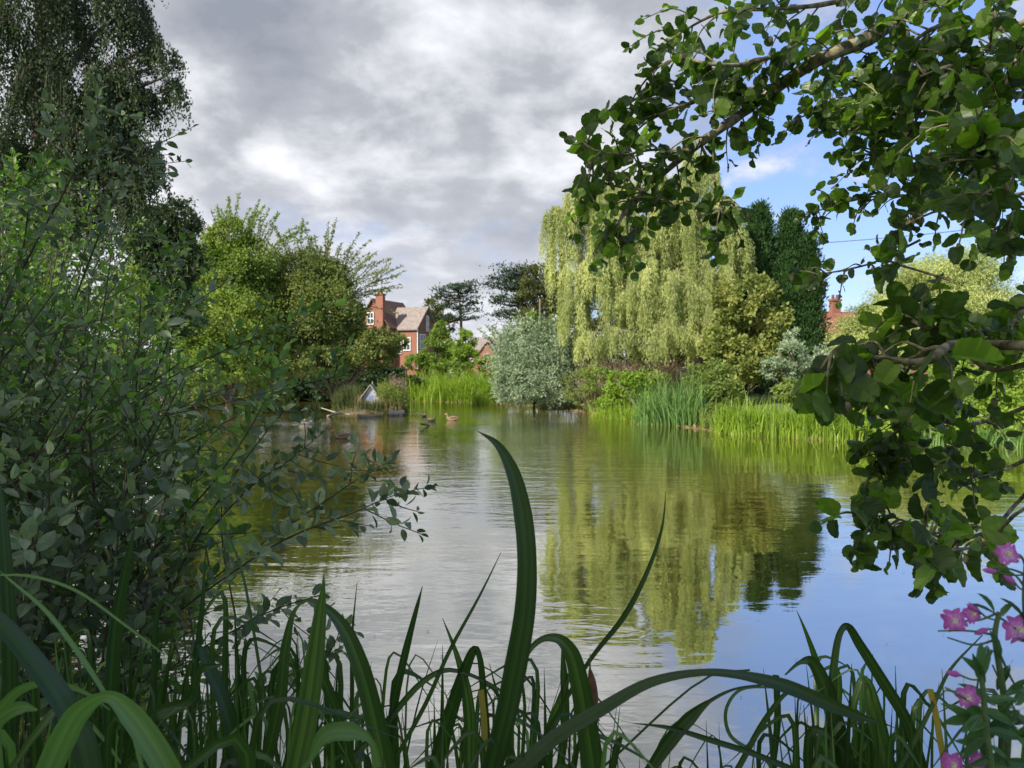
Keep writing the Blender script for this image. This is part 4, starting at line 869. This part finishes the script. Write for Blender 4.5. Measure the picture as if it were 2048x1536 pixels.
bough([(1560, 170), (1480, 180), (1400, 200), (1330, 225), (1275, 260), (1250, 300)], 2.45, .007, .002, .058, 13)
bough([(1380, 300), (1300, 300), (1240, 310), (1190, 300), (1160, 280)], 2.3, .005, .002, .055, 7)
bough([(1290, 380), (1220, 370), (1170, 350), (1150, 400)], 2.3, .005, .002, .052, 6)
bough([(1400, 285), (1422, 335), (1434, 385), (1440, 420), (1450, 455)], 2.4, .005, .002, .055, 9, (.05, .14), u0=.5)
bough([(1640, 118), (1660, 160), (1650, 210), (1640, 240)], 2.5, .006, .002, .058, 6)
bough([(1240, 440), (1260, 400), (1330, 400), (1370, 430)], 2.3, .004, .002, .052, 3, (.05, .12))
# right mass
bough([(2090, 30), (2010, 60), (1930, 40), (1860, 60), (1790, 110), (1740, 130)], 2.3, .012, .002, .058, 24)
bough([(2090, 190), (2000, 190), (1900, 205), (1820, 235), (1760, 215), (1700, 225)], 2.2, .012, .002, .058, 24)
bough([(2090, 120), (1990, 130), (1910, 130), (1850, 150), (1800, 170)], 2.0, .009, .002, .058, 13)
bough([(2090, 290), (1990, 300), (1900, 310), (1840, 320), (1780, 300), (1730, 310)], 2.3, .008, .002, .052, 14)
bough([(2090, 380), (2000, 395), (1920, 400), (1850, 395), (1770, 390), (1690, 405), (1610, 430)], 2.4, .007, .0015, .048, 20, (.05, .14))
bough([(2090, 420), (1980, 400), (1880, 420), (1820, 445), (1780, 470)], 2.2, .005, .002, .046, 6, (.05, .12))
bough([(1840, 480), (1760, 520), (1690, 540), (1640, 550), (1610, 575)], 2.4, .004, .0015, .044, 9, (.04, .12))
bough([(2090, 480), (2030, 420), (2000, 340), (1960, 260)], 1.4, .008, .002, .066, 9, (.08, .18))
bough([(2090, 60), (2030, 140), (2010, 240), (2000, 330)], 1.9, .008, .002, .058, 13)
bough([(2100, 540), (2070, 600), (2030, 640), (2010, 690)], 1.6, .007, .002, .060, 8)
bough([(2095, 240), (2050, 260), (1990, 230), (1940, 250), (1900, 270)], 1.8, .006, .002, .060, 14)
bough([(2095, 10), (2060, 90), (1980, 100), (1900, 90)], 2.1, .007, .002, .058, 14)
bough([(2095, 350), (2060, 330), (2010, 350), (1950, 330)], 1.9, .006, .002, .060, 12)
bough([(2095, 450), (2060, 460), (2010, 450), (1960, 470)], 1.9, .005, .002, .056, 9, (.05, .13))
# middle group, near, large leaves
bough([(2100, 660), (1990, 660), (1900, 665), (1840, 650), (1790, 610)], 1.5, .011, .002, .060, 8, (.06, .13), hang=.3)
bough([(2100, 690), (1990, 690), (1900, 690), (1860, 720), (1790, 720), (1720, 710), (1670, 700), (1640, 740)], 1.3, .010, .002, .070, 12, (.05, .10), hang=.45)
bough([(2100, 720), (1990, 740), (1920, 700), (1850, 700), (1800, 760), (1760, 800)], 1.45, .007, .002, .064, 11, (.07, .14), hang=.4)
bough([(2100, 800), (2010, 830), (1930, 850), (1860, 840), (1800, 860), (1760, 890)], 1.8, .006, .002, .054, 16, (.07, .15), hang=.3)
bough([(2100, 900), (2030, 930), (1960, 950), (1880, 930), (1800, 925), (1750, 935)], 1.8, .006, .002, .054, 17, (.06, .14), hang=.3)
bough([(2100, 950), (2040, 1000), (1980, 1060), (1900, 1080), (1830, 1050), (1770, 1030), (1730, 1070)], 1.6, .005, .0015, .056, 16, (.06, .14), hang=.3)
bough([(1900, 560), (1850, 545), (1800, 530), (1775, 520)], 1.5, .003, .002, .060, 3, (.04, .10), hang=.4)
bough([(2060, 1010), (1980, 1085), (1900, 1100), (1850, 1110)], 1.3, .004, .002, .064, 4, (.05, .09), hang=.5)
# overhead crown, above the picture, that shades the bank
mb = MB(); N = 5200; c = np.array([4.0, -.4, 6.6]); d = rdir(N); pos = c+d*np.array([2.8, 2.8, 2.0])*(R.rand(N)**.4)[:, None]; ok = pos[:, 2] > 1.9+.62*np.maximum(pos[:, 1], 0)+.4; pos = pos[ok]; N = len(pos)
leaves(mb, pos, rdir(N), rdir(N)+[0, 0, .6], .10, .09, 'alder'); mb.build('crown', M['alder'], al)
# unseen tree added behind the camera, left, to shade the foreground
t = thing('shade_tree', 'unseen tree added behind the viewpoint to shade the foreground', 'tree', (-5.8, -5.2, .2))
mb = MB(); tube(mb, smooth([(-5.8, -5.2, 0), (-5.7, -5.1, 2.5), (-5.6, -4.8, 5), (-5.4, -4.5, 8)], 5), [.28, .22, .15, .05], 9)
N = 12000; c = np.array([-6.4, -4.2, 7.2]); nc = 240; cc = c+rdir(nc)*np.array([3.6, 3.4, 2.1])*(R.rand(nc)**.38)[:, None]; ok = cc[:, 2] > 2.6+.62*np.maximum(cc[:, 1], -1); cc = cc[ok]; nc = len(cc)
for q_ in cc[:40]: tube(mb, smooth([(-5.6, -4.8, min(7, max(3, q_[2]-1.5))), (np.array([-5.6, -4.8, q_[2]-.5])+q_)/2, q_], 3), [.06, .015], 5)
mb.build('trunk', M['bark'], t, True)
mb = MB(); k = R.randint(0, nc, N); pos = cc[k]+R.normal(size=(N, 3))*.42; ok = pos[:, 2] > 2.2+.62*np.maximum(pos[:, 1], -1); pos = pos[ok]; N = len(pos)
leaves(mb, pos, rdir(N), rdir(N)+[0, 0, .7], .15, .12); mb.build('crown', M['alder'], t)

# ------------------------------------------------------------------ foreground: iris and sedge blades
def ribbon(mb, q, w, mi=0, rnd=None, fold=.18, twist=0.0, k=5, fd=None):
    """one long blade: points (m,3), widths (m,) in metres"""
    q0 = np.asarray(q, float); qq = smooth(q0, k); ww = np.interp(np.linspace(0, 1, len(qq)), np.linspace(0, 1, len(q0)), w)
    tg = nrm(np.gradient(qq, axis=0)); view = nrm(qq-np.array([0, 0, CH])); sd = nrm(np.cross(tg, view))
    for i_ in range(1, len(sd)):
        if sd[i_]@sd[i_-1] < 0: sd[i_] *= -1
    nn = np.cross(sd, tg); a = (twist+.35*np.sin(np.linspace(0, 2, len(qq))+R.uniform(0, 6)))[:, None] if np.ndim(twist) == 0 else np.asarray(twist)[:, None]
    s2 = sd*np.cos(a)+nn*np.sin(a); n2 = -sd*np.sin(a)+nn*np.cos(a); h = ww[:, None]/2
    cols = [qq+s2*h*c_+n2*h*fold*(1-abs(c_)**1.5) for c_ in (1, .72, .42, .16, -.06, -.38, -.7, -1)]
    v = np.stack(cols, 1); n = len(qq); i = np.arange(n-1)[:, None]*8; j = np.arange(7)[None]; f = np.stack([i+j, i+j+1, i+8+j+1, i+8+j], -1).reshape(-1, 4)
    r0 = (R.rand() if rnd is None else rnd)*.6; vein = np.clip(r0+np.array([.1, 0, .3, .42, .1, .22, 0])+R.uniform(-.08, .08, 7), 0, 1); mb.add(v, f, np.tile(vein, n-1), mi)
def hero_blade(q, Y, base=True, **kw):
    """q: (px, py, width_px[, Y])"""
    Ys = [c_[3] if len(c_) > 3 else Y for c_ in q]; p_ = [P(c_[0], c_[1], y_) for c_, y_ in zip(q, Ys)]; w = [c_[2]/F*y_ for c_, y_ in zip(q, Ys)]
    if base and q[0][1] > 1350:
        d = p_[0]-p_[1]; e_ = p_[0]+d; hz = np.array([d[0], d[1], 0]); hl_ = np.linalg.norm(hz); hz *= min(1, .10/max(hl_, 1e-6)); b_ = e_+hz*1.5+np.array([0, .08, 0]); b_[2] = .02; m_ = e_*.5+b_*.5+hz*.6; p_ = [b_, m_, e_]+p_; w = [w[0]*.9, w[0], w[0]]+w
    return np.array(p_), np.array(w)
def iris(label, hero, fill, group='iris and sedge clumps along the near bank', mats=('iris', 'iris_pale', 'iris_yellow')):
    """hero: (points, Y, material index); fill: (n, px range, base Y range, height range, width, lean)"""
    x = np.mean([h_[0][0][0] for h_ in hero]); b_ = P(x, 1536, 1.2)
    t = thing('iris_clump', label, 'waterside plant', (b_[0], 1.2, 0), group)
    for q, Y, mi in hero:
        p_, w = hero_blade(q, Y); mb = MB(); ribbon(mb, p_, w); mb.build('blade', M[mats[mi]], t, True)
    mb = MB()
    for (n, px0, px1, Y0, Y1, top0, top1, w0, lean) in fill:
        for _ in range(n):
            Y = R.uniform(Y0, Y1); px = R.uniform(px0, px1); top = R.uniform(top0, top1); ln = R.normal()*lean
            b_ = P(px, 1536, Y); b_[2] = .02; tp_ = P(px+ln, top, Y+R.normal()*.12); m1 = b_*.62+tp_*.38; m1[0] -= ln/F*Y*.18; m2 = b_*.2+tp_*.8; m2[0] -= ln/F*Y*.15
            q = [b_, m1, m2, tp_]; w0_ = w0*R.uniform(.45, .95); w = [w0_, w0_*1.05, w0_*.75, .0008]
            if R.rand() < .45:
                sg = np.sign(ln+1e-6); f_ = R.uniform(.05, .2); q.append(tp_+np.array([sg*f_*.8, R.normal()*.03, -f_*R.uniform(.2, 1.3)])); w = [w0_, w0_*1.05, w0_*.95, w0_*.65, .0008]
            ribbon(mb, q, np.array(w)*R.uniform(.6, 1.2), R.choice([0, 1, 2], p=[.91, .065, .025]), k=5)
    if mb.nv: mb.build('foliage', [M[mats[0]], M[mats[1]], M[mats[2]]], t, True)
iris('iris clump with one tall arching blade that crosses the centre of the view',
     [([(985, 1536, 44), (1012, 1430, 46), (1032, 1330, 48), (1050, 1220, 44), (1054, 1120, 40), (1046, 1030, 38), (1026, 945, 28), (994, 888, 14), (955, 862, 1)], 1.0, 0),
      ([(1190, 1560, 50), (1172, 1440, 44), (1160, 1370, 40), (1142, 1305, 32), (1118, 1278, 20), (1085, 1278, 12), (1056, 1305, 10), (1048, 1340, 8)], 1.1, 0),
      ([(1040, 1536, 34), (1110, 1475, 30), (1200, 1420, 27), (1300, 1365, 20), (1400, 1345, 14), (1480, 1350, 17), (1570, 1372, 28), (1650, 1405, 28), (1715, 1432, 18), (1765, 1447, 1)], 1.0, 0),
      ([(1085, 1480, 9), (1180, 1320, 9), (1250, 1230, 12), (1300, 1130, 9), (1325, 1050, 5), (1332, 980, 1)], 1.3, 0),
      ([(940, 1536, 24), (940, 1440, 24), (932, 1375, 20), (912, 1305, 10), (885, 1236, 1)], 1.3, 0),
      ([(870, 1536, 32), (900, 1430, 30), (928, 1345, 24), (950, 1298, 16), (958, 1310, 12), (968, 1400, 16), (975, 1500, 16)], 1.3, 0),
      ([(1120, 1536, 16), (1130, 1450, 18), (1128, 1350, 16), (1124, 1295, 3)], 1.5, 0), ([(1075, 1536, 16), (1110, 1430, 18), (1135, 1360, 10), (1148, 1325, 1)], 1.5, 0),
      ([(968, 1536, 14), (968, 1450, 14), (962, 1380, 12)], 1.2, 2), ([(1500, 1340, 4), (1420, 1352, 4), (1200, 1540, 5)], 1.4, 0)],
     [(18, 850, 1130, 1.3, 1.9, 1290, 1460, .020, 50), (36, 820, 1200, 1.1, 1.7, 1340, 1480, .010, 90), (26, 840, 1200, 1.0, 1.5, 1400, 1530, .02, 60)])
iris('iris clump with an upright sword blade and an arching blade left of centre',
     [([(592, 1536, 46), (612, 1440, 48), (628, 1330, 42), (640, 1230, 26), (646, 1180, 10), (648, 1145, 1)], 1.0, 0), ([(775, 1560, 46), (745, 1420, 40), (720, 1330, 36), (690, 1260, 28), (655, 1218, 16), (622, 1200, 8), (596, 1206, 1)], 1.05, 0),
      ([(770, 1536, 20), (790, 1400, 18), (812, 1300, 16), (835, 1210, 8), (845, 1172, 1)], 1.3, 0), ([(702, 1536, 9), (704, 1400, 9), (704, 1280, 6), (714, 1165, 1)], 1.4, 0),
      ([(780, 1536, 9), (850, 1410, 9), (900, 1300, 8), (960, 1190, 5), (1002, 1105, 1)], 1.3, 0), ([(530, 1536, 26), (560, 1400, 26), (572, 1290, 20), (590, 1220, 8), (612, 1200, 1)], 1.2, 0),
      ([(700, 1536, 24), (680, 1440, 26), (645, 1350, 20), (638, 1310, 3)], 1.2, 0), ([(760, 1460, 14), (850, 1360, 12), (900, 1340, 9), (1000, 1380, 5), (1040, 1420, 2)], 1.3, 0), ([(620, 1520, 10), (650, 1470, 34), (700, 1463, 36), (740, 1480, 12), (755, 1536, 20)], .95, 1)],
     [(22, 480, 830, 1.2, 1.9, 1270, 1460, .020, 60), (44, 440, 860, 1.1, 1.8, 1260, 1480, .008, 80), (22, 480, 850, 1.0, 1.5, 1400, 1530, .022, 60)])
iris('broad bladed iris clump at the bottom left with a pale folded leaf',
     [([(185, 1560, 46), (165, 1480, 46), (125, 1400, 44), (70, 1325, 40), (0, 1245, 34), (-60, 1200, 30)], .85, 0), ([(90, 1560, 52), (125, 1480, 54), (158, 1425, 46), (200, 1396, 22), (225, 1396, 26), (262, 1430, 44), (305, 1490, 50), (345, 1560, 50)], .8, 1),
      ([(215, 1540, 30), (222, 1400, 30), (232, 1260, 28), (248, 1160, 20), (262, 1090, 9), (270, 1050, 1)], 1.2, 0), ([(20, 1500, 30), (20, 1300, 28), (14, 1150, 24), (5, 1030, 16), (-2, 960, 4)], 1.2, 0),
      ([(380, 1500, 14), (392, 1320, 14), (404, 1220, 10), (412, 1085, 1)], 1.3, 0), ([(215, 1395, 8), (160, 1310, 10), (90, 1220, 8), (20, 1160, 4), (0, 1142, 1)], .9, 1), ([(0, 1150, 3), (60, 1152, 6), (150, 1180, 6), (250, 1250, 5), (330, 1310, 3)], 1.1, 1),
      ([(360, 1540, 34), (300, 1440, 32), (380, 1400, 20), (400, 1340, 16), (440, 1330, 6)], 1.2, 0), ([(0, 1420, 24), (40, 1380, 20), (100, 1365, 12), (170, 1385, 8), (220, 1420, 2)], 1.0, 1), ([(560, 1536, 8), (530, 1400, 7), (505, 1250, 6), (480, 1130, 5), (430, 1010, 2)], 1.6, 0),
      ([(480, 1540, 30), (455, 1420, 30), (420, 1340, 26), (395, 1290, 10), (380, 1280, 2)], 1.3, 0), ([(0, 1520, 10), (-10, 1450, 30), (40, 1415, 26), (75, 1420, 4)], .9, 1)],
     [(50, -80, 500, 1.2, 2.0, 1180, 1400, .024, 60), (60, -80, 520, 1.1, 1.7, 1250, 1480, .010, 90), (40, -60, 520, .9, 1.4, 1400, 1530, .028, 70)])
iris('dense dark iris clump with sharply folded blades at the lower right',
     [([(1665, 1560, 24), (1664, 1440, 20), (1668, 1330, 15), (1682, 1262, 12), (1694, 1252, 14), (1720, 1290, 20), (1770, 1370, 24), (1812, 1440, 24), (1850, 1560, 26)], 1.3, 0), ([(1690, 1560, 24), (1660, 1420, 20), (1635, 1330, 14), (1612, 1265, 7), (1593, 1220, 1)], 1.35, 0),
      ([(1700, 1560, 34), (1670, 1440, 36), (1645, 1360, 30), (1622, 1322, 22), (1600, 1325, 8), (1570, 1350, 3)], 1.3, 0), ([(1780, 1560, 34), (1750, 1430, 34), (1728, 1360, 20), (1710, 1400, 14), (1705, 1450, 10)], 1.3, 0),
      ([(1300, 1540, 22), (1340, 1482, 30), (1380, 1436, 27), (1420, 1402, 8), (1470, 1378, 5), (1540, 1368, 3)], 1.1, 0), ([(1262, 1446, 1), (1340, 1456, 9), (1420, 1480, 12), (1500, 1505, 12), (1600, 1545, 12)], 1.1, 0),
      ([(1545, 1540, 12), (1555, 1440, 14), (1552, 1350, 12)], 1.4, 0), ([(1790, 1550, 10), (1830, 1480, 10), (1870, 1400, 8), (1900, 1340, 6), (1965, 1270, 2)], 1.2, 0), ([(1880, 1480, 12), (1872, 1430, 12), (1860, 1378, 12)], 1.2, 2),
      ([(1225, 1540, 14), (1235, 1490, 16), (1247, 1465, 3)], 1.2, 0), ([(1500, 1500, 8), (1460, 1470, 8), (1452, 1420, 7), (1480, 1380, 6), (1560, 1375, 3)], 1.3, 0), ([(1480, 1530, 12), (1530, 1440, 12), (1575, 1385, 8), (1620, 1375, 2)], 1.3, 0)],
     [(30, 1580, 1820, 1.3, 1.9, 1300, 1450, .022, 50), (20, 1540, 1850, 1.2, 1.8, 1330, 1480, .010, 60), (26, 1570, 1860, 1.1, 1.5, 1400, 1530, .024, 50), (10, 1850, 2060, 1.2, 1.6, 1330, 1500, .018, 50)])
iris('low thin sedge blades at the bottom centre right of the tall blade', [([(1060, 1536, 10), (1090, 1480, 10), (1140, 1450, 8), (1200, 1440, 3)], 1.3, 0)],
     [(22, 1180, 1560, 1.3, 1.9, 1440, 1540, .012, 60)])
# brown spike
a, b_ = P(1190, 1420, 1.3), P(1180, 1340, 1.3); t = thing('reedmace', 'brown reedmace spike just right of the arching centre blade', 'waterside plant', (a[0], 1.3, 0))
mb = MB(); tube(mb, [(a[0]+.02, 1.35, .02), a, b_, b_+[0, 0, .03]], [.003, .003, .002, .0005], 6); mb.build('stem', M['stemgreen'], t, True)
mb = MB(); tube(mb, smooth([a, (a+b_)/2+[.001, 0, 0], b_], 4), [.004, .008, .008, .007, .003], 8); mb.build('seed_head', M['cattail'], t, True)

# ------------------------------------------------------------------ willowherb with pink flowers
def flower(px, py, Y, dia, face, par, nd):
    c = P(px, py, Y); r = dia*.46/F*Y; f_ = nrm(np.array(face, float)); e1 = nrm(np.cross(f_, [0, .1, 1])); e2 = np.cross(f_, e1); mb = MB()
    for k_ in range(4):
        a = k_*PI/2+nd; d = e1*math.cos(a)+e2*math.sin(a); s = np.cross(f_, d); g = 7; V = []
        for i_ in range(5):
            u = i_/4
            for j_ in range(g):
                w = (j_/(g-1)-.5)*2; wd = math.sin(min(1, u*1.05)**1.3*1.7)*.60+.05; notch = .30*(1-abs(w))**2*(u > .9)
                V.append(c+d*r*(u*(1-.12*w*w)-notch)+s*r*w*wd+f_*r*(.55*u*(1-u)+.12*w*w*u+.10*math.sin(w*4+k_)*u-.05))
        i = np.arange(4)[:, None]*g; j = np.arange(g-1)[None]; mb.add(np.array(V), np.stack([i+j, i+j+1, i+g+j+1, i+g+j], -1).reshape(-1, 4), np.clip(np.array([1, .7, .4, .3])[:, None]+np.array([0, .08, -.08, -.05, .08, 0])[None]+R.uniform(-.15, .15), 0, 1).ravel())
    o_ = mb.build('flower', M['petal'], par, True); cb = MB(); tube(cb, [c, c+f_*r*.5], [r*.05, r*.05], 5)
    for k_ in range(4): a = k_*PI/2+.6; tube(cb, [c+f_*r*.45, c+f_*r*.55+(e1*math.cos(a)+e2*math.sin(a))*r*.22], [r*.05, r*.05], 5)
    for k_ in range(7): a = k_*.9; tube(cb, [c, c+f_*r*.35+(e1*math.cos(a)+e2*math.sin(a))*r*.2], [r*.02, r*.04], 4)
    cb.build('stigma', M['cream'], o_, True)
Yh = .85
def willowherb(label, stem, fls, buds, lv, Y, twigs=()):
    pp = pts([(a, b, Y) for a, b in stem]); b0 = pp[0]+np.array([.05, .1, 0]); b0[2] = .05
    t = thing('willowherb', label, 'wild flower', tuple(b0), 'pink willowherbs at the lower right'); mb = MB(); tube(mb, smooth(np.vstack([[b0], pp]), 4), [.005, .0025], 7)
    for q in twigs: tube(mb, smooth(pts([(a, b, Y) for a, b in q]), 4), [.0016, .0009], 5)
    for (x, y, x2, y2) in buds: tube(mb, smooth(pts([(x, y, Y), ((x+x2)/2, (y+y2)/2+4, Y), (x2, y2, Y)]), 3), [.001, .0012], 5)
    mb.build('stem', M['stemgreen'], t, True); S = Spray()
    for (x, y, dx_, dy_, L_) in lv:
        a = P(x, y, Y); d = np.array([dx_, R.normal()*.35, -dy_]); S.leaf(a, nrm(d), np.array([R.normal()*.4, -.7, .7])+R.normal(size=3)*.25, L_/F*Y, L_/F*Y*R.uniform(.24, .34))
    S.foliage('oval', M['herbdark'], t)
    for (x, y, dia, fx, fz, nd) in fls: flower(x, y, Y, dia, (fx, -1, fz), t, nd)
    for (x, y, x2, y2) in buds:
        mb = MB(); a = P(x2, y2, Y); d = nrm(a-P(x, y, Y)); tube(mb, [a, a+d*.005, a+d*.011, a+d*.016], [.0015, .0036, .003, .0005], 7); mb.build('bud', M['petal'], t, True)
willowherb('willowherb with its top pink flower at the right edge under the alder', [(2085, 1420), (2060, 1300), (2050, 1200), (2052, 1130)], [(2015, 1108, 50, -.2, .3, .3)],
           [(2048, 1150, 1992, 1143), (2050, 1180, 2030, 1166)], [(2055, 1290, -1, -.7, 70), (2052, 1240, -1, -1.1, 60), (2050, 1240, .6, -1, 60)], .85, [[(2052, 1135), (2040, 1110), (2022, 1108)], [(2055, 1150), (2020, 1138), (1982, 1136)], [(2060, 1190), (2030, 1150), (2000, 1135)]])
lv = [(1990, 1225, -.8, -.9, 60), (1995, 1230, -1, -.45, 62), (2000, 1235, .8, -.6, 50), (1975, 1290, -.5, 1, 70), (1980, 1260, .3, 1, 60), (2020, 1330, -.4, .9, 60), (1960, 1240, -.5, -1, 40)]
willowherb('willowherb with two pairs of pink flowers in the middle of its group', [(2010, 1560), (2015, 1450), (2000, 1340), (1990, 1270), (1998, 1225)], [(1908, 1240, 54, -.35, .1, .2), (1943, 1228, 42, .1, .3, .6), (2032, 1258, 66, .1, .15, .1)],
           [(1990, 1240, 1958, 1222), (1995, 1250, 1975, 1258), (1985, 1330, 2030, 1420)], lv, .85, [[(1998, 1225), (1960, 1240), (1925, 1242)], [(1990, 1270), (1940, 1262), (1876, 1262)], [(1990, 1280), (1950, 1290), (1895, 1275)], [(1998, 1235), (2015, 1245), (2032, 1258)], [(1996, 1300), (2030, 1370), (2048, 1390)], [(1985, 1300), (1960, 1350), (1950, 1400)]])
lv = [(1965, 1350, -1, -.9, 60), (1968, 1370, -.5, -1.2, 70), (1970, 1400, 1, -.2, 60), (1972, 1420, 1, .5, 60), (1965, 1430, -1, .5, 60), (1970, 1440, -1, .2, 54), (1972, 1460, 1, .2, 70), (1968, 1480, -1, .8, 60), (1975, 1490, .9, .7, 70), (2010, 1390, 1, -.5, 60), (2020, 1440, -.7, .8, 70), (2030, 1470, .7, .9, 70), (2040, 1420, -.6, .5, 80), (2030, 1380, .5, -1, 60), (1990, 1510, -.8, .3, 60), (2010, 1520, .8, .2, 70), (1960, 1335, .2, -1, 50)]
willowherb('willowherb with a single pink flower facing left, lower in its group', [(1985, 1560), (1975, 1480), (1968, 1400), (1962, 1340)], [(1935, 1393, 50, -.3, .1, .4)], [(1965, 1360, 1920, 1350)], lv, .82, [[(1965, 1400), (1950, 1395), (1938, 1393)], [(1968, 1420), (1900, 1380), (1890, 1375)]])
lv2 = [(x_, y_, R.choice([-1, 1])*R.uniform(.5, 1), R.uniform(-.8, .9), R.uniform(50, 80)) for x_, y_ in zip(R.uniform(1955, 2060, 26), R.uniform(1400, 1540, 26))]
willowherb('willowherb with flowers cut by the bottom edge of the view', [(1960, 1600), (1950, 1560), (1940, 1530)], [(1905, 1528, 52, -.2, .2, .1), (1955, 1522, 44, .1, .3, .5)], [], lv2, .84, [[(1940, 1535), (1920, 1530), (1905, 1528)]])
